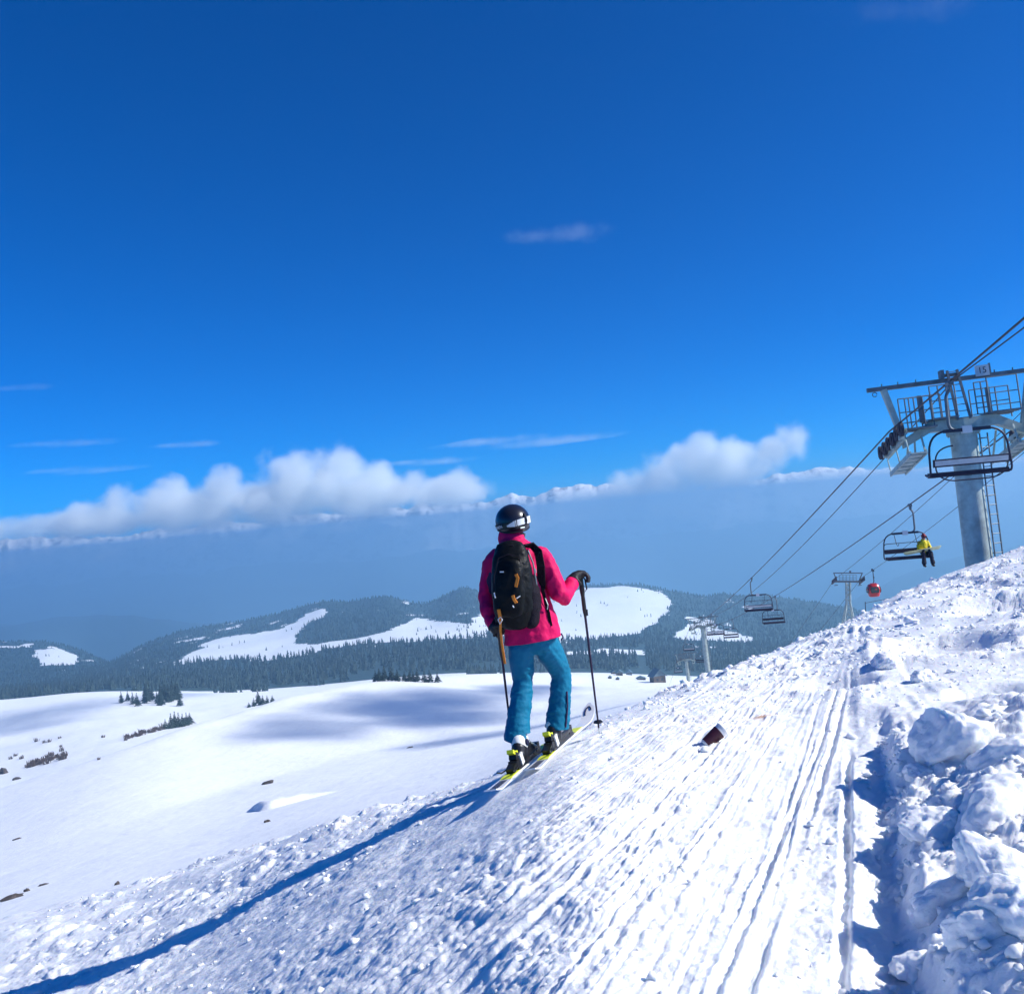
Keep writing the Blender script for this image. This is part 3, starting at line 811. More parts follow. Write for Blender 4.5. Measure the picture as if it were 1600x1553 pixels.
# two small clouds beside the view: their shadows lie on the snow bowl
def shade_cloud(label, px, py, t, r, seed, dn):
    g = far_hit(px, py, 90, 1200)
    c = g + SUN_DIR * t
    bl = [(c, r, r * 1.7, r * 0.40), (c + Vector((r * 0.9, r * 1.1, 0)), r * 0.8, r * 1.1, r * 0.30), (c + Vector((-r * 0.8, -r * 1.0, 0)), r * 0.7, r * 1.0, r * 0.28), (c + Vector((r * 0.2, -r * 2.0, 0)), r * 0.6, r * 0.9, r * 0.25)]
    cloud('cloud_small', label, bl, dn, seed, 1.1 / r)
shade_cloud('small cloud drifting over the slope right of the lift', 660, 1105, 1000, 85, 4, 0.035)
shade_cloud('second small cloud drifting beyond the lift', 60, 1118, 1700, 110, 5, 0.010)

# ================================================================== CONIFERS
def cone_tree_np(rs_, tiers, n, h, r, seed):
    """stacked ragged skirts; returns verts, tri faces"""
    g = np.random.default_rng(seed)
    vs, fs = [], []
    for t in range(tiers):
        f0 = t / tiers
        z0 = h * (0.08 + 0.86 * f0); z1 = h * min(1.0, 0.08 + 0.86 * f0 + 1.5 * 0.92 / tiers)
        rr = r * (1 - f0) ** 0.8 + 0.03 * r
        b = len(vs)
        vs.append((0, 0, z1))
        a0 = g.uniform(0, 6.28)
        for k in range(n):
            a = a0 + 2 * math.pi * k / n
            q = rr * (g.uniform(0.75, 1.15) if k % 2 else g.uniform(0.35, 0.7))
            vs.append((q * math.cos(a), q * math.sin(a), z0 + g.uniform(-0.03, 0.03) * h))
        for k in range(n):
            fs.append((b, b + 1 + k, b + 1 + (k + 1) % n))
    return np.array(vs), np.array(fs)
def scatter_forest(name, pts, hts, protos, mat, label):
    VV, FF, base = [], [], 0
    g = np.random.default_rng(3)
    which = g.integers(0, len(protos), len(pts)); rot = g.uniform(0, 6.28, len(pts)); wid = g.uniform(0.8, 1.2, len(pts))
    for k, (pv, pf) in enumerate(protos):
        ids = np.nonzero(which == k)[0]
        if len(ids) == 0: continue
        c, s_ = np.cos(rot[ids])[:, None], np.sin(rot[ids])[:, None]
        H = hts[ids][:, None]; W = wid[ids][:, None] * H
        x = (pv[None, :, 0] * c - pv[None, :, 1] * s_) * W + pts[ids, 0][:, None]
        y = (pv[None, :, 0] * s_ + pv[None, :, 1] * c) * W + pts[ids, 1][:, None]
        z = pv[None, :, 2] * H + pts[ids, 2][:, None] - 0.4
        VV.append(np.stack([x, y, z], -1).reshape(-1, 3))
        FF.append((pf[None] + (np.arange(len(ids)) * len(pv))[:, None, None] + base).reshape(-1, 3)); base += len(ids) * len(pv)
    o = link(name, mesh_np(name, np.concatenate(VV), np.concatenate(FF), mat, False))
    tag(o, label, kind='stuff'); return o
g = np.random.default_rng(21)
# middle forest band
n_ = 11000
s_ = g.uniform(-0.62, 0.62, n_); y_ = np.exp(g.uniform(math.log(1290), math.log(2550), n_))
e_ = far_e(s_, y_); x_ = s_ * y_
px_, py_ = pix(s_, e_)
dens = fbm(x_ / 60, y_ / 90, 501, 3)
ok = ~snow_open(s_, y_, e_)
ok &= ~(dens < np.interp(y_, [1290, 1420, 1600, 1900], [0.34, 0.10, -0.12, -0.5]) + 0.12 * (px_ > 880) * (y_ < 1700))
ok &= ~((np.abs(px_ - 1003) < 6) & (py_ > 1008))                     # a cleared lift line
ok &= ~((px_ > 940) & (px_ < 1075) & (y_ < 1450))
pts = np.stack([x_, y_, e_ * y_], -1)[ok]
protos = [cone_tree_np(None, 4, 7, 1.0, 0.19 + 0.03 * k, 30 + k) for k in range(4)]
scatter_forest('conifer_forest', pts, g.uniform(11, 21, len(pts)), protos, M['needle'], 'dark conifer forest band beyond the snow bowl')
# far hillside woods
n_ = 27000
s_ = g.uniform(-0.62, 0.55, n_); y_ = np.exp(g.uniform(math.log(2500), math.log(4150), n_))
e_ = far_e(s_, y_); x_ = s_ * y_
so_ = snow_open(s_, y_, e_)
ok = (~so_) | ((g.uniform(0, 1, n_) < 0.10) & (fbm(x_ / 55, y_ / 80, 521, 3) > 0.22))
pts = np.stack([x_, y_, e_ * y_], -1)[ok]
protos = [cone_tree_np(None, 2, 5, 1.0, 0.24, 50 + k) for k in range(3)]
scatter_forest('hillside_wood', pts, g.uniform(6, 13, len(pts)), protos, M['needle'], 'blue-green woods covering the far hills')

# single conifers that stand clear
def proto_conifer(h, r, seed, tiers):
    root = empty('conifer')
    MB().tube([(0, 0, -1.0), (0, 0, h * 0.4), (0, 0, h * 0.97)], [0.03 * h * 0.55, 0.02 * h * 0.5, 0.004 * h], 6).build('trunk', M['trunk'], root)
    gg = random.Random(seed)
    vs, fs = [], []
    for t in range(tiers):
        f0 = t / tiers
        nb = 9 if f0 < 0.6 else 6
        rr = r * (1 - f0) ** 0.85 + 0.05 * r
        zc = h * (0.10 + 0.86 * f0)
        for k in range(nb):
            a = 2 * math.pi * (k + gg.random()) / nb
            L = rr * gg.uniform(0.65, 1.15); w = L * gg.uniform(0.22, 0.34)
            d = Vector((math.cos(a), math.sin(a), 0)); sd = Vector((-d.y, d.x, 0))
            z0 = zc + gg.uniform(-0.02, 0.02) * h
            b0 = len(vs)
            tip = d * L + Vector((0, 0, z0 - 0.28 * L)); mid = d * L * 0.55 + Vector((0, 0, z0 + 0.02 * h))
            vs += [Vector((0, 0, z0 + 0.05 * h)), mid + sd * w + Vector((0, 0, -0.14 * L)), tip, mid - sd * w + Vector((0, 0, -0.14 * L)), mid + Vector((0, 0, 0.07 * L))]
            fs += [(b0, b0 + 1, b0 + 4), (b0 + 1, b0 + 2, b0 + 4), (b0 + 2, b0 + 3, b0 + 4), (b0 + 3, b0, b0 + 4)]
    b0 = len(vs)
    vs += [Vector((0, 0, h * 1.02)), Vector((0.03 * h, 0, h * 0.92)), Vector((-0.015 * h, 0.026 * h, h * 0.92)), Vector((-0.015 * h, -0.026 * h, h * 0.92))]
    fs += [(b0, b0 + 1, b0 + 2), (b0, b0 + 2, b0 + 3), (b0, b0 + 3, b0 + 1)]
    m = MB(); m.add(vs, fs)
    me = bpy.data.meshes.new('crown'); me.from_pydata([tuple(p) for p in m.v], [], m.f); me.materials.append(M['needle'])
    link('crown', me, root)
    return root
protos_t = [proto_conifer(14, 2.6, 1, 13), proto_conifer(17, 2.9, 2, 15), proto_conifer(11, 2.6, 3, 10), proto_conifer(8, 2.3, 4, 8)]
first_use = [True] * 4
NTH = ['leftmost', 'second', 'third', 'fourth', 'fifth', 'sixth', 'seventh', 'eighth', 'ninth', 'tenth', 'eleventh', 'rightmost']
def conifers(spots, label, group, ymin, named=0):
    for ci, (px, py, hp) in enumerate(spots):
        w = far_hit(px, py, ymin, 1700)
        hm_ = hp * w.y / F_PX
        k = min(range(4), key=lambda i: abs((14, 17, 11, 8)[i] - hm_))
        o = protos_t[k] if first_use[k] else copy_tree(protos_t[k])
        first_use[k] = False
        sc = hm_ / (14, 17, 11, 8)[k]
        o.location = w; o.rotation_euler = (0, 0, rng.uniform(0, 6.28)); wk = rng.uniform(1.4, 1.9); o.scale = (sc * wk, sc * wk, sc)
        lb = label
        if ci < named:
            nth = 'rightmost' if ci == len(spots) - 1 else ('leftmost' if ci == 0 else NTH[ci] + ' from left,')
            lb = nth + ' ' + label
        tag(o, lb, 'tree', group)
q = random.Random(9)
cl1 = [(190, 1098, 18), (200, 1095, 16), (208, 1101, 20), (214, 1099, 17), (216, 1103, 14)] + [(q.uniform(222, 282), q.uniform(1092, 1103), q.uniform(19, 32)) for _ in range(24)]
conifers(cl1, 'dark conifer in the broad clump at the left bowl edge', 'conifers in the clump at the left bowl edge', 700, 5)
cl2 = [(259, 1139, 16), (268, 1138, 24), (274, 1137, 26), (280, 1136, 23), (286, 1135, 20), (292, 1133, 20), (297, 1131, 18)]
conifers(cl2, 'dark conifer in the small lone clump on the left snow dip', 'conifers in the small lone clump', 480, 7)
cl3 = [(389, 1105, 8), (397, 1103, 13), (404, 1101, 24), (411, 1101, 15), (418, 1100, 14), (426, 1098, 12)]
conifers(cl3, 'conifer of the short row behind the white ridge', 'conifers behind the white ridge', 800, 6)
cl4 = [(588, 1073, 18), (594, 1072, 20), (602, 1071, 24), (613, 1070, 22), (622, 1071, 18), (633, 1069, 15), (641, 1069, 17), (647, 1072, 16), (653, 1071, 22), (664, 1068, 17), (672, 1067, 20), (684, 1066, 16)]
conifers(cl4, 'conifer in the loose row left of the skier', 'conifers in the row left of the skier', 700, 12)
# brown thickets in the dip
def thicket(spots, label):
    vs, fs = [], []
    gg = random.Random(len(spots))
    for (px, py, hp) in spots:
        w = far_hit(px, py, 250, 1300); h = hp * w.y / F_PX
        for k in range(26):
            a = gg.uniform(0, 6.28); d = Vector((math.cos(a), math.sin(a), 0)); ln = h * gg.uniform(0.5, 1.0)
            b0 = w + Vector((gg.uniform(-1, 1) * h * 0.5, gg.uniform(-1, 1) * h * 0.5, -0.2))
            tp = b0 + d * ln * gg.uniform(0.1, 0.5) + Vector((0, 0, ln)); sd = Vector((-d.y, d.x, 0)) * ln * 0.07
            b = len(vs); vs += [b0 - sd, b0 + sd, tp + sd * 0.6, tp - sd * 0.6, (b0 + tp) / 2 + d * ln * 0.08]; fs += [(b, b + 1, b + 4), (b + 1, b + 2, b + 4), (b + 2, b + 3, b + 4), (b + 3, b, b + 4)]
    m = MB(); m.add(vs, fs)
    me = bpy.data.meshes.new('shrub_thicket'); me.from_pydata([tuple(p) for p in m.v], [], m.f); me.materials.append(M['twig'])
    tag(link('shrub_thicket', me), label, kind='stuff')
thicket([(195 + 60 * t + q.uniform(-3, 3), 1155 - 17 * t + q.uniform(-2, 2), q.uniform(4, 8)) for t in np.linspace(0, 1, 34)], 'strip of bare brown shrubs along the snow dip')
thicket([(42 + 60 * t + q.uniform(-3, 3), 1198 - 16 * t + q.uniform(-3, 3), q.uniform(5, 10)) for t in np.linspace(0, 1, 30)] + [(q.uniform(0, 175), q.uniform(1150, 1200), q.uniform(4, 8)) for _ in range(14)],
        'scattered bare brown shrubs at the left edge')

# ================================================================== ROCKS, HUTS, SNOW LEDGE
def rock_np(sub, seed, cuts=9, rough=0.12, nsc=2.2):
    v, f = ICO[sub]
    v = v.copy(); gg = np.random.default_rng(seed)
    for _ in range(cuts):
        d = gg.normal(size=3); d /= np.linalg.norm(d); lim = gg.uniform(0.55, 0.85)
        t = v @ d; v = v - np.maximum(t - lim, 0)[:, None] * d[None, :] * 0.92
    nn = v / np.linalg.norm(v, axis=1, keepdims=True)
    v = v + nn * (noise3(v + seed * 3.7, nsc, seed, 4) * rough)[:, None]
    return v, f
def chunk(name, c, size, rot, mat, label, cat, group=None, sub=3, seed=0, cuts=9, rough=0.12, nsc=2.2, smooth=False):
    v, f = rock_np(sub, seed, cuts, rough, nsc)
    v = v * np.array(size)[None, :]
    o = link(name, mesh_np(name, v, f, mat, smooth), None, c)
    o.rotation_euler = rot
    return tag(o, label, cat, group)
for i, (px, py, wpx, hpx, lab) in enumerate([(6, 1208, 16, 18, 'brown rock outcrop among shrubs at the left edge'), (25, 1218, 14, 8, 'low brown rock beside the left edge outcrop'),
                                             (18, 1404, 34, 9, 'long dark rock at the lower left edge'), (43, 1392, 11, 10, 'small dark rock at the end of the long rock'),
                                             (66, 1383, 20, 4, 'thin flat brown rock poking out of snow'), (183, 1382, 10, 9, 'lone small black rock on the snow'),
                                             (420, 1224, 20, 8, 'bare rocky patch on top of the snow ledge'), (418, 1284, 14, 6, 'small bare rocky patch below the snow ledge'),
                                             (26, 1311, 20, 3, 'thin strip of bare stones on the left snowfield'), (640, 1168, 14, 3, 'thin strip of bare stones on the central snowfield')]):
    w = far_hit(px, py, 30, 900); k = w.y / F_PX
    chunk('rock', w, (wpx * k * 0.55, wpx * k * 0.4, hpx * k * 0.6), (0, R(-8), rng.uniform(-0.3, 0.3)), M['rock'], lab, 'rock', None, 3, 60 + i, 12, 0.35, 2.0)
w = far_hit(404, 1266, 60, 900); k = w.y / F_PX
lx = np.linspace(-40, 200, 70) * k; ly = np.linspace(-170, 170, 60) * k
LXg, LYg = np.meshgrid(lx, ly)
ex = LXg + w.x; ey = LYg + w.y
cd = 0.8 * LXg + 0.6 * LYg + 4 * k * fbm(LXg / (14 * k), LYg / (14 * k), 611, 3); td = -0.6 * LXg + 0.8 * LYg
cliff = sstep(cd, -12 * k, 8 * k) * (1 - sstep(cd, 4 * k, 150 * k))
hz = cliff * np.exp(-(td / (40 * k)) ** 4) * 13 * k * (1 + 0.25 * fbm(LXg / (20 * k), LYg / (20 * k), 613, 4))
ez = far_e((ex / ey).ravel(), ey.ravel()).reshape(ex.shape) * ey + hz - 1.5 * k * (1 - sstep(hz, 0, 3 * k))
ledge = link('snow_ledge', mesh_np('snow_ledge', np.stack([LXg, LYg, ez - w.z], -1).reshape(-1, 3), quad_faces(60, 70), M['snow_far']), None, w)
tag(ledge, 'upright snow ledge with a shaded left face', 'snow ledge')
def hut(px, py, wpx, hpx, label, gable=True, windows=2):
    w = far_hit(px, py, 300, 1400); k = w.y / F_PX
    W, H, L = wpx * k, hpx * k * 0.55, wpx * k * 0.8
    root = empty('hut', w, rng.uniform(-0.4, 0.4))
    MB().box((0, 0, H / 2 - 0.5), (W, L, H + 1)).build('wall', M['hutwall'], root)
    rh = hpx * k * 0.5
    m = MB(); o_ = 0.12 * W
    for sx in (-1, 1):
        m.add([(0, -L / 2 - o_, H + rh), (0, L / 2 + o_, H + rh), (sx * (W / 2 + o_), L / 2 + o_, H - 0.15 * rh), (sx * (W / 2 + o_), -L / 2 - o_, H - 0.15 * rh),
               (0, -L / 2 - o_, H + rh + 0.3), (0, L / 2 + o_, H + rh + 0.3), (sx * (W / 2 + o_), L / 2 + o_, H + 0.25 - 0.15 * rh), (sx * (W / 2 + o_), -L / 2 - o_, H + 0.25 - 0.15 * rh)],
              [(0, 1, 2, 3), (4, 7, 6, 5), (0, 3, 7, 4), (1, 5, 6, 2), (2, 6, 7, 3), (0, 4, 5, 1)])
    m.add([(-W / 2, -L / 2 - 0.01, H), (W / 2, -L / 2 - 0.01, H), (0, -L / 2 - 0.01, H + rh)], [(0, 1, 2)])
    m.build('roof', M['hutroof'], root)
    for i in range(windows):
        MB().box(((i - (windows - 1) / 2) * W * 0.4, -L / 2 - 0.03, H * 0.5), (W * 0.16, 0.06, H * 0.35)).build('window', M['hutglass'], root)
    MB().box((W * 0.36, -L / 2 - 0.03, H * 0.33), (W * 0.12, 0.07, H * 0.66)).build('door', M['trunk'], root)
    tag(root, label, 'hut', 'huts at the lift base')
hut(1028, 1066, 20, 20, 'largest hut with steep roof at the lift base')
hut(959, 1053, 7, 6, 'small hut nearest the right ski pole')
hut(968, 1055, 10, 8, 'wide hut second from the right ski pole')
hut(983, 1054, 9, 8, 'hut in the middle of the far row')
hut(965, 1062, 5, 4, 'tiny hut lowest in the far row')
hut(1002, 1062, 12, 5, 'low flat hut left of the largest hut')
hut(953, 1060, 5, 4, 'tiny hut at the left end of the far row')

# ================================================================== CHAIRLIFT
NEAR_Y, MID_Y, FAR_Y = 31.0, 163.0, 231.0
T0, T1, T2 = P(1503, 664, NEAR_Y), P(1098, 979, MID_Y), P(1072, 1031, FAR_Y)
line_rz = math.atan2(-(T1.x - T0.x), (T1.y - T0.y))         # rotation that turns +Y into the lift line
GA = 2.12                                                      # half gauge
def rail_cage(mb, x0, x1, y, z, h, n):
    for i in range(n + 1):
        x = x0 + (x1 - x0) * i / n
        mb.tube([(x, y, z), (x, y, z + h)], 0.022, 6)
    for k in (1.0, 0.55, 0.2):
        mb.tube([(x0, y, z + h * k), (x1, y, z + h * k)], 0.018, 6)
def make_tower():
    root = empty('lift_tower')
    g_, d_ = M['galv'], M['galv_dark']
    MB().tube([(0, 0.9, -14), (0, 0.02, -0.55), (0, 0, -0.18)], [0.46, 0.40, 0.40], 28).build('pole', g_, root, True)
    m = MB(); m.tube([(0, 0, -0.30), (0, 0, -0.18)], 0.50, 24); 
    for k in range(12):
        a = k * math.pi / 6
        m.tube([(0.45 * math.cos(a), 0.45 * math.sin(a), -0.34), (0.45 * math.cos(a), 0.45 * math.sin(a), -0.14)], 0.025, 6)
    m.build('flange', g_, root, True)
    m = MB()
    for sx in (-1, 1):
        m.add([(0, -0.20, -0.17), (0, 0.20, -0.17), (0, 0.20, 0.22), (0, -0.20, 0.22),
               (sx * 1.0, -0.17, -0.12), (sx * 1.0, 0.17, -0.12), (sx * 1.0, 0.17, 0.20), (sx * 1.0, -0.17, 0.20),
               (sx * 1.85, -0.13, -0.52), (sx * 1.85, 0.13, -0.52), (sx * 1.85, 0.13, -0.26), (sx * 1.85, -0.13, -0.26)],
              [(0, 4, 5, 1), (1, 5, 6, 2), (2, 6, 7, 3), (3, 7, 4, 0), (4, 8, 9, 5), (5, 9, 10, 6), (6, 10, 11, 7), (7, 11, 8, 4), (8, 11, 10, 9), (0, 1, 2, 3)])
    m.build('crossarm', g_, root)
    m = MB(); m.bar((-2.72, 0, 1.46), (2.72, 0, 1.46), 0.13, 0.13)
    for x in (-2.25, -1.75, -1.2, 1.2, 1.75, 2.25): m.box((x, 0, 1.56), (0.03, 0.03, 0.10))
    m.build('top_beam', d_, root)
    for sx in (-1, 1):
        m = MB(); m.bar((sx * 1.78, 0, -0.42), (sx * 2.22, 0, 1.42), 0.17, 0.19, (0, 1, 0)); m.build('strut', g_, root)
        m = MB()
        t = [(sx * 2.5 + 0.07 * math.cos(a), 0, 1.30 + 0.07 * math.sin(a)) for a in [i * 0.7 for i in range(9)]]
        m.tube(t, 0.015, 6); m.tube([(sx * 2.5, 0, 1.37), (sx * 2.5, 0, 1.42)], 0.012, 6); m.build('lifting_eye', d_, root)
    # sheave trains along the rope
    for sx in (-1, 1):
        tr = empty('sheave_train', (sx * GA, 0.4, -0.16)); tr.parent = root; tr.rotation_euler = (R(-9.5), 0, 0)
        m = MB()
        for ox in (-0.06 * sx, -0.13 * sx):
            m.bar((ox, -1.5, -0.12), (ox, 1.5, -0.12), 0.025, 0.12)
        for yy in (-1.05, 0, 1.05): m.box((-0.06 * sx, yy, -0.24), (0.16, 0.14, 0.14))
        m.bar((-0.1 * sx, -1.1, -0.30), (-0.1 * sx, 1.1, -0.30), 0.08, 0.10)
        o = m.build('rocker_beam', g_, tr)
        for k in range(6):
            yy = -1.38 + k * 0.552
            MB().disc((0, yy, -0.06), (1, 0, 0), 0.225, 0.09, 20).disc((0, yy, -0.06), (1, 0, 0), 0.10, 0.14, 12).build('wheel', M['rubber'], tr, True)
        # work platform under the train, hung on hoops
        wp = MB()
        x0, x1 = (sx * 1.35, sx * 1.85)
        wp.box((sx * 1.62, 0.6, -0.98), (0.46, 2.7, 0.04), Matrix.Rotation(R(-9.5), 3, 'X'))
        for ox in (-0.24, 0.24):
            wp.bar((sx * 1.62 + ox, -0.72, -0.75), (sx * 1.62 + ox, 1.92, -1.20), 0.05, 0.14)
        for yy in (-0.6, -0.1, 0.4, 0.9, 1.4):
            wp.bar((sx * 1.40, yy, -0.79 - 0.17 * (yy + 0.6)), (sx * 1.84, yy, -0.79 - 0.17 * (yy + 0.6)), 0.07, 0.05)
        wp.build('work_platform', g_, root)
        hp = MB()
        for yy in (-0.6, 0.6, 1.8):
            z_ = -0.80 - 0.17 * (yy + 0.6)
            hp.bar((sx * 1.38, yy, z_), (sx * 1.38, yy * 0.6, -0.2), 0.05, 0.05)
            hp.tube([(sx * 1.86, yy, z_), (sx * 1.92, yy, z_ + 0.5)], 0.022, 6)
        hp.tube([(sx * 1.92, -0.6, -0.3), (sx * 1.92, 1.8, -0.71)], 0.02, 6)
        hp.build('platform_hanger', g_, root)
    # crossarm walkways with rails
    for (x0, x1, y, z, h, n) in [(-1.75, -0.95, -0.45, 0.05, 0.95, 3), (-1.0, -0.25, -0.55, 0.22, 1.05, 3), (0.35, 0.75, -0.5, 0.22, 1.0, 2), (0.72, 1.62, -0.55, 0.22, 1.1, 1), (1.85, 2.35, -0.5, 0.05, 0.95, 2),
                                 (-1.7, -0.4, 0.45, 0.12, 1.0, 4), (0.5, 1.7, 0.45, 0.12, 1.0, 3)]:
        m = MB(); rail_cage(m, x0, x1, y, z, h, n); m.build('railing', M['galv_dark'], root)
    for (xc, w, z) in [(-1.35, 0.9, 0.03), (-0.62, 0.8, 0.24), (1.15, 1.0, 0.24)]:
        m = MB(); m.box((xc, -0.33, z), (w, 0.48, 0.05)); m.box((xc, 0.33, z), (w, 0.40, 0.05))
        m.build('walkway', d_, root)
    for x in (-1.28, 0.78): 
        MB().box((x, -0.35, 0.62), (0.11, 0.11, 0.85)).build('walkway_post', d_, root)
    # central ladder frame
    m = MB()
    for sx in (-1, 1): m.bar((sx * 0.19, -0.30, 0.15), (sx * 0.15 - 0.10, -0.12, 1.75), 0.07, 0.06, (0, 1, 0))
    for k in range(8):
        t = k / 7; m.tube([(-0.19 - 0.06 * t, -0.30 + 0.17 * t, 0.2 + 1.5 * t), (0.19 - 0.14 * t, -0.30 + 0.17 * t, 0.2 + 1.5 * t)], 0.014, 6)
    m.build('head_ladder', d_, root)
    m = MB(); m.box((-0.40, 0, 1.66), (0.10, 0.3, 0.26)); m.box((-0.1, 0, 1.62), (0.5, 0.12, 0.10)); m.build('cable_saddle', d_, root)
    # number board on the beam
    bd = MB().box((0.80, -0.11, 1.62), (0.42, 0.025, 0.34)).build('number_board', M['plate'], root)
    MB().box((1.04, -0.08, 1.62), (0.06, 0.05, 0.42)).build('board_post', d_, root)
    text_mesh('lettering', '15', 0.27, M['ink'], bd, Matrix.Translation((0.80, -0.126, 1.62)) @ Matrix.Rotation(R(90), 4, 'X'))
    # pole ladder
    m = MB()
    def pl(z): return 0.06 * (-z - 0.2) * 0.0 + 0.9 * max(0, (-z - 0.55) / 13.45)
    for (ox, oy) in ((0.38, -0.30), (0.66, -0.16)):
        m.tube([(ox, pl(-0.4) + oy, -0.35), (ox + 0.02, pl(-7) + oy, -7), (ox + 0.05, pl(-13) + oy, -13)], 0.024, 6)
    for k in range(42):
        z = -0.5 - k * 0.30; e_x = 0.0013 * k
        m.tube([(0.38 + e_x, pl(z) - 0.30, z), (0.66 + e_x, pl(z) - 0.16, z)], 0.014, 5)
        if k % 6 == 0: m.bar((0.30, pl(z) - 0.1, z), (0.66, pl(z) - 0.16, z), 0.03, 0.03)
    m.build('ladder', d_, root)
    return root
tower = make_tower()
def place_tower(o, loc, label):
    o.location = loc; o.rotation_euler = (R(-3.0), R(-1.8), line_rz)
    tag(o, label, 'lift tower', 'chairlift towers')
place_tower(tower, T0, 'nearest grey lift tower carrying the number 15 board')
t1 = copy_tree(tower); place_tower(t1, T1, 'middle grey lift tower, down the slope behind the empty chairs')
t2 = copy_tree(tower); place_tower(t2, T2, 'farthest lift tower, lowest down the line')
for t_ in (t1, t2):
    for ch in list(t_.children):
        if ch.name.startswith('number_board'):
            for c2 in list(ch.children): bpy.data.objects.remove(c2)
            bpy.data.objects.remove(ch)
# ropes
LX = Vector((math.cos(line_rz), math.sin(line_rz), 0)); LY_ = Vector((-math.sin(line_rz), math.cos(line_rz), 0))
def rope_pts(side):
    """rope from far downhill to a cut end short of the camera, sagging between towers"""
    a = [T + LX * (side * GA) + LY_ * 0.4 + Vector((0, 0, 0.02)) for T in (T0, T1, T2)]
    up = a[0] + (-LY_) * 20 + Vector((0, 0, 20 * 0.145)); dn = a[2] + LY_ * 260 + Vector((0, 0, -260 * 0.21))  # uphill end cut short to keep the rope shadows off the near slope
    chain = [up, a[0], a[1], a[2], dn]; sag = [0.05, 0.9, 0.3, 4.0]
    out = []
    for i in range(4):
        n_ = 40
        for k in range(n_ + (i == 3)):
            t = k / n_
            p = chain[i].lerp(chain[i + 1], t); p = p - Vector((0, 0, sag[i] * 4 * t * (1 - t)))
            out.append(p)
    return out
rope = {s: rope_pts(s) for s in (-1, 1)}
def mk_rope(pts, r, name, label, cat='rope', grp='lift ropes'):
    o = MB(pts[0]).tube(pts, r, 6).build(name, M['cable'], None, True, pts[0]); tag(o, label, cat, grp); return o
mk_rope(rope[-1], 0.026, 'haul_rope', 'left chairlift rope carrying the empty outgoing chairs')
mk_rope(rope[1], 0.026, 'haul_rope', 'right chairlift rope carrying the chair with the yellow rider')
# communication cable slung from tower to tower
cpts = []
cc = [P(1492, 592, NEAR_Y - 0.3), T1 + Vector((0, 0, 1.6)), T2 + Vector((0, 0, 1.6))]
upc = cc[0] + (-LY_) * 19.5 - LX * 0.3 + Vector((0, 0, 19.5 * 0.115))
for (a_, b_, sg) in [(upc, cc[0], 0.08), (cc[0], cc[1], 1.9), (cc[1], cc[2], 1.5)]:
    for k in range(36): 
        t = k / 36; cpts.append(a_.lerp(b_, t) - Vector((0, 0, sg * 4 * t * (1 - t))))
mk_rope(cpts, 0.020, 'communication_cable', 'slack signal cable strung over the tower tops', 'cable')
def on_rope(side, y):
    pts = rope[side]
    for a_, b_ in zip(pts[:-1], pts[1:]):
        if (a_.y - y) * (b_.y - y) <= 0 and a_.y != b_.y:
            return a_.lerp(b_, (y - a_.y) / (b_.y - a_.y))
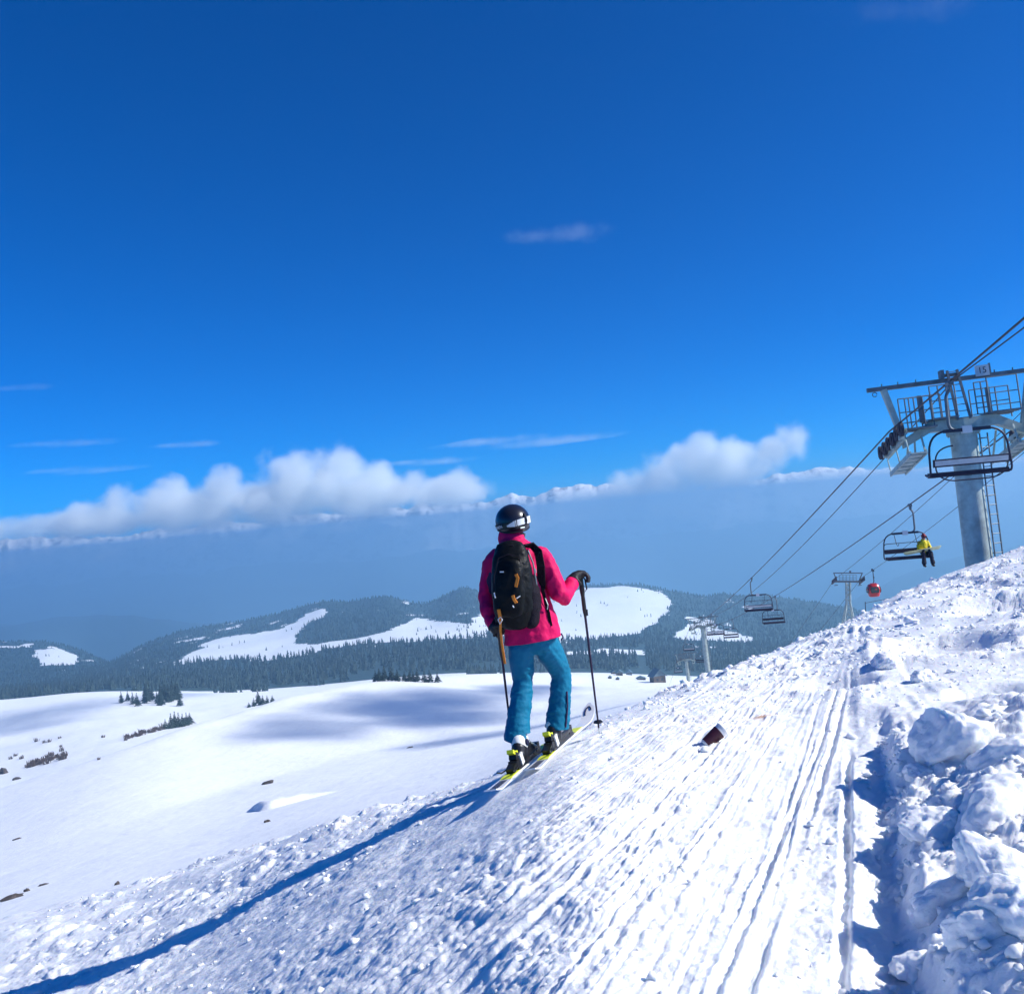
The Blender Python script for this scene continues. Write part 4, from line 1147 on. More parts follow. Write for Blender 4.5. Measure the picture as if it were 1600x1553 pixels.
# chair, built facing +Y with the grip at the origin
def make_chair():
    root = empty('lift_chair')
    dk = M['dark']
    MB().box((0, 0, 0.0), (0.09, 0.42, 0.11)).tube([(0, -0.16, 0.02), (0, 0.16, 0.02)], 0.07, 10).box((0, 0.05, -0.10), (0.08, 0.16, 0.16)).build('grip', M['galv_dark'], root)
    hx = -0.12
    pts = [(0, 0, -0.10)] + arc((0, 0, -0.16), (hx, 0, -0.25), (hx, 0, -0.42)) + arc((hx, 0, -1.0), (hx, 0, -1.22), (hx + 0.2, 0, -1.22)) + [(0.32, 0, -1.22)]
    MB().tube(pts, 0.042, 10).build('hanger_arm', M['galv_dark'], root, True)
    x0, x1 = 0.32 - 0.98, 0.32 + 0.98
    top, bot = -1.22, -2.34
    pts = [(x0 - 0.02, -0.05, bot)] + arc((x0, 0, top - 0.55), (x0 + 0.02, 0, top), (x0 + 0.50, 0, top)) + arc((x1 - 0.50, 0, top), (x1 - 0.02, 0, top), (x1, 0, top - 0.55)) + [(x1 + 0.02, -0.05, bot)]
    pts = [(x0 - 0.02, 0.42, bot + 0.02)] + arc((x0 - 0.02, 0.10, bot - 0.02), (x0 - 0.02, -0.06, bot - 0.03), (x0 - 0.02, -0.05, bot + 0.15), 4) + pts[1:-1] + arc((x1 + 0.02, -0.05, bot + 0.15), (x1 + 0.02, -0.06, bot - 0.03), (x1 + 0.02, 0.10, bot - 0.02), 4) + [(x1 + 0.02, 0.42, bot + 0.02)]
    MB().tube(pts, 0.029, 10).build('bail_frame', dk, root, True)
    MB().bar((x0 + 0.40, 0, top - 0.005), (x1 - 0.40, 0, top - 0.005), 0.09, 0.09).build('centre_beam', dk, root)
    MB().box((0.32, -0.055, top), (0.24, 0.02, 0.19)).box((0.32, 0.055, top), (0.24, 0.02, 0.19)).build('number_plate', M['plate'], root)
    m = MB(); m.box((0.32, 0.22, bot + 0.0), (1.90, 0.46, 0.13)); m.tube([(x0, 0.44, bot), (x1, 0.44, bot)], 0.035, 8); m.tube([(x0, 0.0, bot - 0.02), (x1, 0.0, bot - 0.02)], 0.03, 8)
    for k in range(5): m.bar((x0 + 0.08 + k * 0.45, 0.0, bot - 0.05), (x0 + 0.08 + k * 0.45, 0.42, bot - 0.05), 0.05, 0.04)
    m.build('seat', M['seat_dark'], root)
    tilt = Matrix.Rotation(R(12), 3, 'X')
    MB().box((0.32, -0.12, bot + 0.30), (1.88, 0.05, 0.20), tilt).build('backrest', M['seat_dark'], root)
    MB().box((0.32, -0.151, bot + 0.30), (1.80, 0.012, 0.13), tilt).build('backrest_panel', M['seat_pale'], root)
    # raised restraint bar with footrest hooks
    z = -1.66
    pts = [(x0, 0.0, -1.80)] + arc((x0 + 0.02, 0.1, z - 0.03), (x0 + 0.04, 0.14, z), (x0 + 0.25, 0.16, z), 5) + arc((x1 - 0.25, 0.16, z), (x1 - 0.04, 0.14, z), (x1 - 0.02, 0.1, z - 0.03), 5) + [(x1, 0.0, -1.80)]
    m = MB(); m.tube(pts, 0.017, 8)
    for xx in (0.32 - 0.45, 0.32 + 0.45):
        m.tube([(xx + 0.06, 0.1, top - 0.05), (xx, 0.15, z - 0.05), (xx - 0.04, 0.2, z - 0.14), (xx - 0.10, 0.2, z - 0.02)], 0.014, 6)
    m.build('restraint_bar', dk, root, True)
    return root
def lower_bar(root):
    """near chair: its bar hangs down round the seat"""
    for ch in list(root.children):
        if ch.name.startswith('restraint_bar'): bpy.data.objects.remove(ch)
    x0, x1 = 0.32 - 0.72, 0.32 + 1.02
    pts = arc((0.02, 0.25, -1.60), (x0, 0.3, -1.62), (x0 - 0.02, 0.36, -1.95), 6) + arc((x0 - 0.02, 0.38, -2.20), (x0 + 0.05, 0.45, -2.48), (x0 + 0.45, 0.50, -2.52), 6) + arc((x1 - 0.4, 0.50, -2.52), (x1 + 0.02, 0.46, -2.48), (x1 + 0.02, 0.30, -2.15), 6)
    MB().tube(pts, 0.02, 8).build('restraint_bar', M['dark'], root, True)
chair = make_chair()
used = False
def place_chair(side, y, label):
    global used
    o = chair if not used else copy_tree(chair)
    used = True
    p_ = on_rope(side, y)
    o.location = p_ + Vector((0, 0, -0.05)); o.rotation_euler = (0, 0, line_rz + (math.pi if side > 0 else 0) + rng.uniform(-0.03, 0.03))
    tag(o, label, 'lift chair', 'chairs on the chairlift')
    return o
place_chair(-1, 72.0, 'empty lift chair, upper of the pair in mid line')
near_chair = place_chair(-1, 25.5, 'nearest and largest empty lift chair, in front of tower 15'); lower_bar(near_chair)
rider_chair = place_chair(1, 45.0, 'lift chair carrying the rider in yellow')
place_chair(1, 91.0, 'empty lift chair, lower of the pair in mid line')
place_chair(-1, 114, 'empty lift chair overlapping the middle tower head')
place_chair(1, 134, 'small empty lift chair right of the middle tower')
place_chair(-1, 178, 'tiny lift chair above the farthest tower head')
place_chair(1, 205, 'tiny lift chair between the two distant towers')
place_chair(-1, 237, 'tiny lift chair beside the base of the farthest tower')

# ------------------------------------------------------------------ gondola line
GT = P(1325, 906, 180.0)
def make_gondola_tower():
    root = empty('gondola_tower', GT, line_rz); root.rotation_euler = (0, R(4.5), line_rz)
    g_ = M['galv_dark']
    m = MB(); zt = -0.5
    def leg_r(z): return 0.34 if z > -4.2 else 0.34 + (-z - 4.2) * 0.165
    for sx in (-1, 1):
        for sy in (-1, 1):
            MB().tube([(sx * leg_r(z), sy * leg_r(z), z) for z in (zt, -4.2, -15)], 0.12, 6).build('leg', M['galv'], root, True)
    zs = [-0.5, -1.4, -2.3, -3.2, -4.2, -5.6, -7.2, -9.0, -11.0, -13.0]
    for a_, b_ in zip(zs[:-1], zs[1:]):
        ra, rb = leg_r(a_), leg_r(b_)
        for sx, sy, ux, uy in [(-1, -1, 1, -1), (1, -1, 1, 1), (1, 1, -1, 1), (-1, 1, -1, -1)]:
            m.bar((sx * ra, sy * ra, a_), (ux * rb, uy * rb, b_), 0.07, 0.07); m.bar((ux * ra, uy * ra, a_), (sx * rb, sy * rb, b_), 0.07, 0.07)
            m.bar((sx * rb, sy * rb, b_), (ux * rb, uy * rb, b_), 0.08, 0.08)
    m.build('lattice_bracing', M['galv'], root)
    MB().bar((-2.3, 0, -0.3), (2.3, 0, -0.3), 0.45, 0.32).build('crossarm', g_, root)
    MB().bar((-2.6, 0, 1.25), (2.6, 0, 1.25), 0.2, 0.18).box((0.4, 0, 1.5), (0.3, 0.3, 0.4)).build('top_beam', g_, root)
    for sx in (-1, 1):
        MB().bar((sx * 1.95, 0, -0.2), (sx * 2.5, 0, 1.2), 0.16, 0.2, (0, 1, 0)).build('strut', g_, root)
        tr = MB(); tr.bar((sx * 2.45, -2.0, -0.28 + 0.5), (sx * 2.45, 2.0, -0.28 - 0.6), 0.22, 0.28); tr.bar((sx * 2.1, -0.6, -0.9), (sx * 2.1, 0.9, -1.1), 0.4, 0.08)
        o = tr.build('sheave_beam', M['dark'], root)
        for k in range(8):
            y = -1.9 + k * 0.54; MB().disc((sx * 2.45, y, 0.06 - 0.275 * y / 1.0), (1, 0, 0), 0.22, 0.1, 12).build('wheel', M['rubber'], root, True)
    m = MB(); rail_cage(m, -1.5, 1.5, -0.3, -0.1, 1.0, 5); rail_cage(m, -1.5, 1.5, 0.3, -0.1, 1.0, 5); m.build('railing', g_, root)
    tag(root, 'lattice gondola tower standing behind the snow crest', 'gondola tower')
    return root
make_gondola_tower()
grope = {}
for side, lab in ((-1, 'left thin gondola rope'), (1, 'right thin gondola rope holding the red cabin')):
    a_ = GT + LX * (side * 2.45) + Vector((0, 0, 0.22))
    up = a_ - LY_ * 150 + Vector((0, 0, 150 * 0.262)); dn = a_ + LY_ * 330 - Vector((0, 0, 330 * 0.285))
    pts = []
    for k in range(60):
        t = k / 60; pts.append(up.lerp(a_, t) - Vector((0, 0, 1.6 * 4 * t * (1 - t))))
    for k in range(41):
        t = k / 40; pts.append(a_.lerp(dn, t) - Vector((0, 0, 5 * 4 * t * (1 - t))))
    grope[side] = pts
    mk_rope(pts, 0.035, 'gondola_rope', lab, 'rope', 'gondola ropes')
def lathe_hull(secs, n=24, sup=2.8):
    """stack of superelliptic rings (z, rx, ry)"""
    vs, fs = [], []
    for (z, rx, ry) in secs:
        for k in range(n):
            t = 2 * math.pi * k / n; c, s_ = math.cos(t), math.sin(t)
            q_ = (abs(c) ** sup + abs(s_) ** sup) ** (-1 / sup)
            vs.append(Vector((rx * c * q_, ry * s_ * q_, z)))
    for i in range(len(secs) - 1):
        for k in range(n): fs.append((i * n + k, i * n + (k + 1) % n, (i + 1) * n + (k + 1) % n, (i + 1) * n + k))
    fs.append(tuple(reversed(range(n)))); fs.append(tuple((len(secs) - 1) * n + k for k in range(n)))
    return vs, fs
def make_cabin():
    p_ = None
    for a_, b_ in zip(grope[1][:-1], grope[1][1:]):
        if (a_.y - 171) * (b_.y - 171) <= 0: p_ = a_.lerp(b_, (171 - a_.y) / (b_.y - a_.y))
    root = empty('gondola_cabin', p_, line_rz)
    MB().box((0, 0, -0.05), (0.25, 1.1, 0.28)).box((0, 0.4, 0.1), (0.2, 0.5, 0.25)).build('grip', M['dark'], root)
    MB().tube([(0, 0, 0), (0.03, 0, -1.2), (0.03, 0, -1.9)] + arc((0.03, 0, -1.9), (0.02, 0, -2.1), (-0.15, 0, -2.15)), 0.075, 8).box((0.06, 0, -1.25), (0.18, 0.16, 0.25)).build('hanger_arm', M['dark'], root, True)
    m = MB(); vs, fs = lathe_hull([(-4.55, 0.72, 0.72), (-4.45, 0.86, 0.86), (-3.5, 1.10, 1.08), (-3.2, 1.10, 1.08), (-2.55, 0.90, 0.90), (-2.38, 0.70, 0.70)]); m.add([v + Vector((-0.15, 0, 0)) for v in vs], fs)
    body = m.build('cabin_body', M['cabin'], root, True)
    for (ax, nm) in ((0, -1), (1, 1), (2, -1), (3, 1)):
        rot = Matrix.Rotation(ax * math.pi / 2, 3, 'Z')
        vs = [Vector((-0.15, 0, 0)) + rot @ Vector(p) for p in [(-0.62, -1.09, -3.85), (0.62, -1.09, -3.85), (0.74, -1.12, -3.35), (0.55, -1.02, -2.80), (-0.55, -1.02, -2.80), (-0.74, -1.12, -3.35),
                                       (-0.62, -0.95, -3.85), (0.62, -0.95, -3.85), (0.74, -1.0, -3.35), (0.55, -0.9, -2.80), (-0.55, -0.9, -2.80), (-0.74, -1.0, -3.35)]]
        m = MB(); m.add(vs, [(0, 1, 2, 3, 4, 5), (6, 11, 10, 9, 8, 7)] + [(i, (i + 1) % 6, 6 + (i + 1) % 6, 6 + i) for i in range(6)])
        m.build('window', M['glassdark'], root)
    MB().box((-0.15, 0, -2.30), (0.9, 0.5, 0.14)).build('roof_bracket', M['cabin'], root)
    tag(root, 'red gondola cabin hanging right of the lattice tower', 'gondola cabin')
make_cabin()

# ================================================================== SKIER
FWD = Vector((0.30, 0.954, 0)).normalized(); RGT = Vector((0.954, -0.30, 0)).normalized()
FY = 6.78
def wr(seed, amp=0.006, sc=9.0, zs=0.6):
    def f(co):
        c = co * np.array([1.0, 1.0, zs])
        n1 = noise3(c, sc, seed, 3); n2 = noise3(c, sc * 2.3, seed + 40, 2)
        n3 = noise3(c, sc * 2.1, seed + 80, 2)
        return amp * (1 - 2.4 * np.abs(n1)) + amp * 0.45 * n2 + amp * 0.5 * (0.4 - 2.2 * np.abs(n3))
    return f
def lower(px, py, y, ra, rb=None):
    return (P(px, py, y), ra, rb if rb else ra)
feet = near_hit(826, 1188)
root_loc = Vector((0.03, FY, near_z(0.03, FY)))
# the body itself, one skin: head, trunk, limbs
hd = P(801, 817, 6.86)
body_pieces = [
    ellip_tube([(P(800, 850, 6.86), 0.055, 0.06), (P(801, 835, 6.87), 0.055, 0.06)], RGT),
    ellip_tube([(hd - Vector((0, 0, 0.065)), 0.055, 0.07), (hd, 0.078, 0.095), (hd + Vector((0, 0, 0.05)), 0.066, 0.082)], RGT),
    ellip_tube([(hd + FWD * 0.085 + Vector((0, 0, -0.005)), 0.012, 0.012), (hd + FWD * 0.112 + Vector((0, 0, -0.03)), 0.015, 0.014)], RGT, 8),
    ellip_tube([(P(832, 995, 6.82), 0.12, 0.09), (P(822, 955, 6.84), 0.13, 0.10), (P(811, 900, 6.85), 0.15, 0.10), (P(808, 866, 6.86), 0.13, 0.08)], RGT),
    ellip_tube([(P(845, 868, 6.80), 0.05, 0.05), (P(874, 932, 6.76), 0.04, 0.04), (P(898, 912, 6.94), 0.03, 0.03)], RGT, 10),
    ellip_tube([(P(772, 872, 6.92), 0.05, 0.05), (P(760, 936, 6.88), 0.04, 0.04), (P(771, 976, 6.76), 0.03, 0.03)], RGT, 10),
    ellip_tube([(P(819, 1004, 6.80), 0.062, 0.07), (P(817, 1066, 6.86), 0.045, 0.05), (P(812, 1150, 6.76), 0.04, 0.04), (P(812, 1178, 6.74), 0.04, 0.04)], RGT, 10),
    ellip_tube([(P(850, 1001, 6.84), 0.062, 0.07), (P(876, 1053, 6.98), 0.045, 0.05), (P(872, 1130, 6.96), 0.04, 0.04), (P(868, 1155, 6.96), 0.04, 0.04)], RGT, 10)]
person = remeshed('person', body_pieces, 0.014, M['base'], None, root_loc, 3)
tag(person, 'person in pink ski jacket and teal trousers standing on skis, seen from behind', 'person')
# jacket
jk = [
    ellip_tube([(P(835, 1018, 6.81), 0.206, 0.165), (P(833, 999, 6.81), 0.202, 0.160), (P(830, 985, 6.81), 0.194, 0.152), (P(822, 955, 6.82), 0.184, 0.145), (P(813, 920, 6.84), 0.180, 0.140), (P(810, 890, 6.85), 0.186, 0.135),
                (P(809, 870, 6.86), 0.170, 0.115), (P(806, 858, 6.86), 0.120, 0.095), (P(801, 848, 6.86), 0.088, 0.085), (P(798, 838, 6.86), 0.085, 0.088)], RGT, 22),
    ellip_tube([(P(842, 869, 6.82), 0.0728, 0.0710), (P(852, 880, 6.80), 0.0692, 0.0673), (P(864, 905, 6.77), 0.0601, 0.0619), (P(874, 928, 6.75), 0.0582, 0.0582), (P(880, 933, 6.78), 0.0546, 0.0546),
                (P(887, 921, 6.86), 0.0482, 0.0482), (P(894, 911, 6.92), 0.0446, 0.0446)], RGT),
    ellip_tube([(P(777, 873, 6.92), 0.0692, 0.0673), (P(769, 884, 6.93), 0.0637, 0.0637), (P(763, 908, 6.92), 0.0546, 0.0582), (P(760, 934, 6.89), 0.0528, 0.0546), (P(763, 955, 6.82), 0.0491, 0.0491),
                (P(770, 974, 6.76), 0.0437, 0.0437)], RGT)]
jacket = remeshed('jacket', jk, 0.0085, M['pink'], person, root_loc, 4, wr(3, 0.0095, 8.5, 0.7), [(P(833, 999.5, 6.81), (0.10, 0.0, -1.0))])
col_ = MB(root_loc)
# collar stand
cpt = [P(800, 846, 6.86), P(798, 837, 6.865)]
vs, fs = [], []
for i, (c, r_) in enumerate([(cpt[0], 0.088), (cpt[1], 0.080), (cpt[1] + Vector((0, 0, 0.012)), 0.076), (cpt[1] + Vector((0, 0, 0.008)), 0.066), (cpt[0], 0.070)]):
    for k in range(24):
        t = 2 * math.pi * k / 24; vs.append(c + RGT * math.cos(t) * r_ + FWD * math.sin(t) * (r_ + 0.006))
for i in range(4):
    for k in range(24): fs.append((i * 24 + k, i * 24 + (k + 1) % 24, (i + 1) * 24 + (k + 1) % 24, (i + 1) * 24 + k))
col_.add(vs, fs); col_.build('collar', M['pink'], person, True)
# trousers
tr = [
    ellip_tube([(P(833, 985, 6.82), 0.145, 0.110), (P(834, 1000, 6.82), 0.158, 0.115)], RGT, 18),
    ellip_tube([(P(816, 1008, 6.80), 0.088, 0.105), (P(815, 1030, 6.82), 0.083, 0.096), (P(817, 1052, 6.85), 0.072, 0.084), (P(817, 1066, 6.86), 0.067, 0.080), (P(815, 1085, 6.84), 0.071, 0.080), (P(812, 1110, 6.81), 0.076, 0.084), (P(810, 1140, 6.77), 0.085, 0.092), (P(808.5, 1156, 6.75), 0.091, 0.098), (P(808, 1172, 6.74), 0.093, 0.100)], RGT, 16),
    ellip_tube([(P(851, 1004, 6.84), 0.090, 0.106), (P(861, 1022, 6.89), 0.086, 0.098), (P(873, 1044, 6.96), 0.074, 0.086), (P(877, 1058, 6.98), 0.069, 0.080), (P(876, 1080, 6.97), 0.072, 0.080), (P(873, 1108, 6.96), 0.077, 0.085), (P(871, 1128, 6.95), 0.083, 0.090), (P(870.5, 1136, 6.95), 0.086, 0.093), (P(870, 1150, 6.94), 0.087, 0.094)], RGT, 16)]
trousers = remeshed('trousers', tr, 0.0085, M['teal'], person, root_loc, 3, wr(8, 0.0075, 8.5, 1.6), [(P(808.5, 1158, 6.75), (-0.28, 0, -1)), (P(870.5, 1136, 6.95), (-0.14, 0, -1))])
m = MB(root_loc)
m.tube([P(886, 1080, 6.90), P(887, 1105, 6.89), P(884, 1136, 6.88)], 0.006, 6); m.build('leg_zip', M['base'], person)
MB(root_loc).tube([P(877, 990, 6.72), P(880, 995, 6.70), P(877, 1000, 6.71)], 0.006, 6).build('waist_toggle', M['base'], person)
# gloves: palm, four fingers and thumb closed on the grip
def glove(wrist, palm, grip_a, grip_b, side, fold):
    """fold: direction in which the fingers wrap round the grip axis"""
    ax = (Vector(grip_b) - Vector(grip_a)).normalized()
    wr_, pm = Vector(wrist), Vector(palm)
    pc = [ellip_tube([(wr_, 0.036, 0.036), ((wr_ + pm) / 2, 0.042, 0.034), (pm, 0.044, 0.030)], ax, 12)]
    o0 = (pm - (Vector(grip_a) + ax * (pm - Vector(grip_a)).dot(ax))); o0 = o0.normalized() if o0.length > 1e-4 else Vector(side)
    o1 = ax.cross(o0) * fold
    for k in range(4):
        lc = Vector(grip_a) + ax * (0.012 + 0.0215 * k)
        rr = 0.034; ln = (1.0, 1.12, 1.05, 0.85)[k]
        ch = []
        for t in (0.0, 0.7, 1.4, 2.1, 2.7):
            a = t * ln
            ch.append((lc + (o0 * math.cos(a) + o1 * math.sin(a)) * rr, 0.0125 - 0.0008 * t, 0.0125 - 0.0008 * t))
        pc.append(ellip_tube(ch, ax, 8))
    ta = Vector(grip_a) - ax * 0.012
    pc.append(ellip_tube([(pm - ax * 0.02, 0.014, 0.014), (ta + (o0 * 0.6 - o1 * 0.8) * 0.036, 0.0135, 0.0135), (ta + (-o0 * 0.3 - o1 * 0.95) * 0.036, 0.012, 0.012), (ta + (-o0 * 0.9 - o1 * 0.3) * 0.034, 0.011, 0.011)], ax, 8))
    return pc
# right pole and hand
RP_T, RP_B = P(907, 901, 6.98), P(936, 1141, 7.10)
LP_T, LP_B = P(778, 972, 6.70), P(800, 1158, 7.02)
zg = near_z(RP_B.x, RP_B.y)
rgp = [ellip_tube([(P(893, 908, 6.93), 0.040, 0.040), (P(899, 901, 6.95), 0.043, 0.038), (P(905, 897, 6.97), 0.046, 0.030), (P(911, 896.5, 6.98), 0.044, 0.026)], FWD, 14)]
for k_ in range(4):
    oy_ = (k_ - 1.5) * 0.023; ln_ = (0.9, 1.05, 1.0, 0.82)[k_]
    rgp.append(ellip_tube([(P(909, 896, 6.975 + oy_), 0.0135, 0.0135), (P(909 + 7.5 * ln_, 897, 6.975 + oy_), 0.0135, 0.0135), (P(909 + 11 * ln_, 902, 6.972 + oy_), 0.013, 0.013), (P(909 + 10.5 * ln_, 908, 6.968 + oy_), 0.012, 0.012)], FWD, 8))
rgp.append(ellip_tube([(P(899, 903, 6.91), 0.015, 0.015), (P(903, 908, 6.905), 0.0145, 0.0145), (P(907, 912, 6.92), 0.013, 0.013)], FWD, 8))
rg = remeshed('glove', rgp, 0.0046, M['glove'], person, root_loc, 3)
lg = remeshed('glove', glove(P(770, 976, 6.76), P(773, 983, 6.72), P(778, 977, 6.705), LP_B, -RGT, 1), 0.0048, M['glove'], person, root_loc, 3)
rg2 = MB(root_loc)
for i_, (gl, c_, sd_) in enumerate(((rg, P(894, 908, 6.935), P(899, 902, 6.95)), (lg, P(770.5, 975, 6.76), P(773, 982, 6.735)))):
    d = (sd_ - c_).normalized()
    MB(root_loc).tube([c_ - d * 0.01, c_ + d * 0.03], [0.046, 0.043], 16).build('cuff', M['glove'], gl, True)
def ski_pole(top, bot, label):
    d = (bot - top).normalized(); L = (bot - top).length
    root = empty('ski_pole', bot)
    m = MB(bot); m.tube([top + d * 0.14, top + d * (L * 0.55), bot - d * 0.02], [0.0095, 0.0085, 0.0065], 10); m.build('shaft', M['polem'], root, True)
    m = MB(bot); m.tube([top - d * 0.045, top - d * 0.03, top, top + d * 0.03, top + d * 0.10, top + d * 0.15], [0.014, 0.021, 0.017, 0.016, 0.018, 0.013], 12); m.build('handle', M['blackplastic'], root, True)
    m = MB(bot); m.tube([top + d * 0.15, top + d * 0.24, top + d * 0.29], [0.015, 0.0155, 0.010], 10); m.box(top + d * 0.26 + RGT * 0.014, (0.016, 0.016, 0.045)); m.build('grip_extension', M['blackplastic'], root, True)
    m = MB(bot); m.tube([bot - d * 0.075, bot - d * 0.070, bot - d * 0.060, bot - d * 0.055], [0.008, 0.030, 0.034, 0.010], 14); m.build('basket', M['blackplastic'], root, True)
    m = MB(bot); m.tube([bot - d * 0.055, bot + d * 0.03], [0.006, 0.002], 8); m.build('tip', M['galv'], root, True)
    side = RGT if top.x > 0.3 else -RGT
    pts = [top - d * 0.02, top + side * 0.03 + d * 0.02, top + side * 0.035 + d * 0.09, top + side * 0.012 + d * 0.12, top + d * 0.03]
    m = MB(bot); m.tube(pts, 0.006, 6); m.build('wrist_strap', M['glove'], root, True)
    tag(root, label, 'ski pole', 'ski poles of the standing skier')
ski_pole(RP_T, RP_B, 'dark ski pole in the right hand, planted on the crest')
ski_pole(LP_T, LP_B, 'dark ski pole in the left hand, passing behind the leg')
# helmet
hc = P(801, 814, 6.87)
hF = Vector((-0.18, 0.98, 0)).normalized(); hR = Vector((0.98, 0.18, 0)).normalized(); hU = Vector((0, 0, 1))
hU = (hU - hF * 0.06 - hR * 0.05).normalized(); hR = hF.cross(hU).normalized(); hF = hU.cross(hR).normalized()
def hp(az, el, k=1.0):
    """point on the helmet shell; az from the face, towards the wearer's right"""
    ce = math.cos(el)
    return hc + (hF * math.cos(az) * ce * 0.138 + hR * math.sin(az) * ce * 0.121 + hU * math.sin(el) * 0.118) * k
vs, fs = [], []
NA, NE = 40, 16
def low_el(az):   # lower rim: higher over the face, low at the nape
    return -0.25 - 0.38 * (0.5 - 0.5 * math.cos(az))
for j in range(NE + 1):
    for i in range(NA):
        az = 2 * math.pi * i / NA; lo = low_el(az)
        el = lo + (math.pi / 2 - 0.02 - lo) * j / NE
        vs.append(hp(az, el))
for j in range(NE):
    for i in range(NA): fs.append((j * NA + i, j * NA + (i + 1) % NA, (j + 1) * NA + (i + 1) % NA, (j + 1) * NA + i))
fs.append(tuple(NE * NA + i for i in range(NA)))
b0 = len(vs)
for i in range(NA): vs.append(hp(2 * math.pi * i / NA, low_el(2 * math.pi * i / NA), 0.84))
for i in range(NA): fs.append((i, b0 + i, b0 + (i + 1) % NA, (i + 1) % NA))
m = MB(root_loc); m.add(vs, fs); helmet = m.build('helmet', M['helmet'], person, True)
m = MB(root_loc)
rim = [hp(2 * math.pi * i / 36, low_el(2 * math.pi * i / 36) - 0.02, 0.985) for i in range(37)]
m.tube(rim, 0.009, 8, False); m.build('helmet_rim', M['blackplastic'], helmet, True)
def strap(a0, a1, e0, e1, w, name, mat, k=1.02, th=0.004, n=14, par=None, taper0=1.0):
    vs, fs = [], []
    for i in range(n + 1):
        t = i / n; az = a0 + (a1 - a0) * t; el = e0 + (e1 - e0) * t; ww = w * (taper0 + (1 - taper0) * t)
        for (ee, kk) in ((el - ww, k), (el + ww, k), (el + ww, k + th / 0.12), (el - ww, k + th / 0.12)): vs.append(hp(az, ee, kk))
    for i in range(n):
        for q_ in range(4): fs.append((i * 4 + q_, i * 4 + (q_ + 1) % 4, (i + 1) * 4 + (q_ + 1) % 4, (i + 1) * 4 + q_))
    fs += [(0, 1, 2, 3), (n * 4 + 3, n * 4 + 2, n * 4 + 1, n * 4)]
    m = MB(root_loc); m.add(vs, fs); return m.build(name, mat, par or helmet, True)
# goggle strap round the back, seen between azimuth 270 deg (left ear) and 90 deg (right ear)
AZ = lambda d: R(d)
sg = strap(AZ(300), AZ(212), -0.32, -0.18, 0.17, 'goggle_strap', M['strapgreen'])
strap(AZ(212), AZ(186), -0.18, -0.08, 0.17, 'strap_band', M['whiteplastic'], taper0=0.25)
strap(AZ(184), AZ(181), -0.07, -0.06, 0.17, 'strap_band', M['whiteplastic'], n=3)
strap(AZ(178), AZ(150), -0.05, 0.01, 0.17, 'strap_band', M['whiteplastic'])
strap(AZ(143), AZ(112), 0.015, 0.02, 0.19, 'strap_band', M['whiteplastic'])
strap(AZ(112), AZ(70), 0.02, 0.0, 0.17, 'goggle_strap', M['strapgreen'])
strap(AZ(212), AZ(112), -0.18, 0.02, 0.15, 'strap_backing', M['blackplastic'], 1.005, 0.002)
m = MB(root_loc); m.tube([hp(AZ(146), 0.42, 1.01), hp(AZ(146), 0.30, 1.045), hp(AZ(146), 0.0, 1.06), hp(AZ(146), -0.22, 1.03)], [0.008, 0.012, 0.010, 0.008], 8); m.build('strap_clip', M['blackplastic'], helmet, True)
# lettering on the strap
azc, elc = AZ(243), -0.225
tn = (hp(azc, elc, 1.1) - hp(azc, elc, 1.0)).normalized(); tx = (hp(azc - 0.15, elc + 0.03) - hp(azc + 0.15, elc - 0.03)).normalized(); ty = tn.cross(tx).normalized()
M4 = Matrix((( tx.x, ty.x, tn.x, 0), (tx.y, ty.y, tn.y, 0), (tx.z, ty.z, tn.z, 0), (0, 0, 0, 1)))
pt = hp(azc, elc, 1.075) - root_loc
text_mesh('lettering', 'SMITH', 0.030, M['whiteplastic'], helmet, Matrix.Translation(pt) @ M4, 0.001)
m = MB(root_loc); m.tube([hp(AZ(168), -0.40, 1.0), hp(AZ(150), -0.40, 1.0)], 0.007, 8); m.build('fit_dial', M['galv'], helmet, True)
# goggles in front, worn below the helmet brim
m = MB(root_loc)
gp = [hd + hF * (0.098 * math.cos(a)) + hR * (0.098 * math.sin(a)) + Vector((0, 0, 0.012)) for a in np.linspace(-0.9, 0.9, 9)]
vs = []
for p_ in gp: vs += [p_ + Vector((0, 0, -0.035)), p_ + Vector((0, 0, 0.035)), p_ + Vector((0, 0, 0.035)) + hF * 0.025, p_ + Vector((0, 0, -0.035)) + hF * 0.025]
fs = []
for i in range(8):
    for q_ in range(4): fs.append((i * 4 + q_, i * 4 + (q_ + 1) % 4, i * 4 + 4 + (q_ + 1) % 4, i * 4 + 4 + q_))
fs += [(0, 1, 2, 3), (35, 34, 33, 32)]
m.add(vs, fs); m.build('goggles', M['glassdark'], person)
# neck warmer
m = MB(root_loc); m.tube([P(803, 848, 6.865), P(804, 838, 6.87), P(806, 830, 6.875)], [0.072, 0.070, 0.066], 18); m.build('neck_warmer', M['base'], person, True)
MB(root_loc).tube([P(803, 842, 6.865), P(804, 832, 6.87)], [0.076, 0.078], 18).build('hair', M['blackplastic'], person, True)

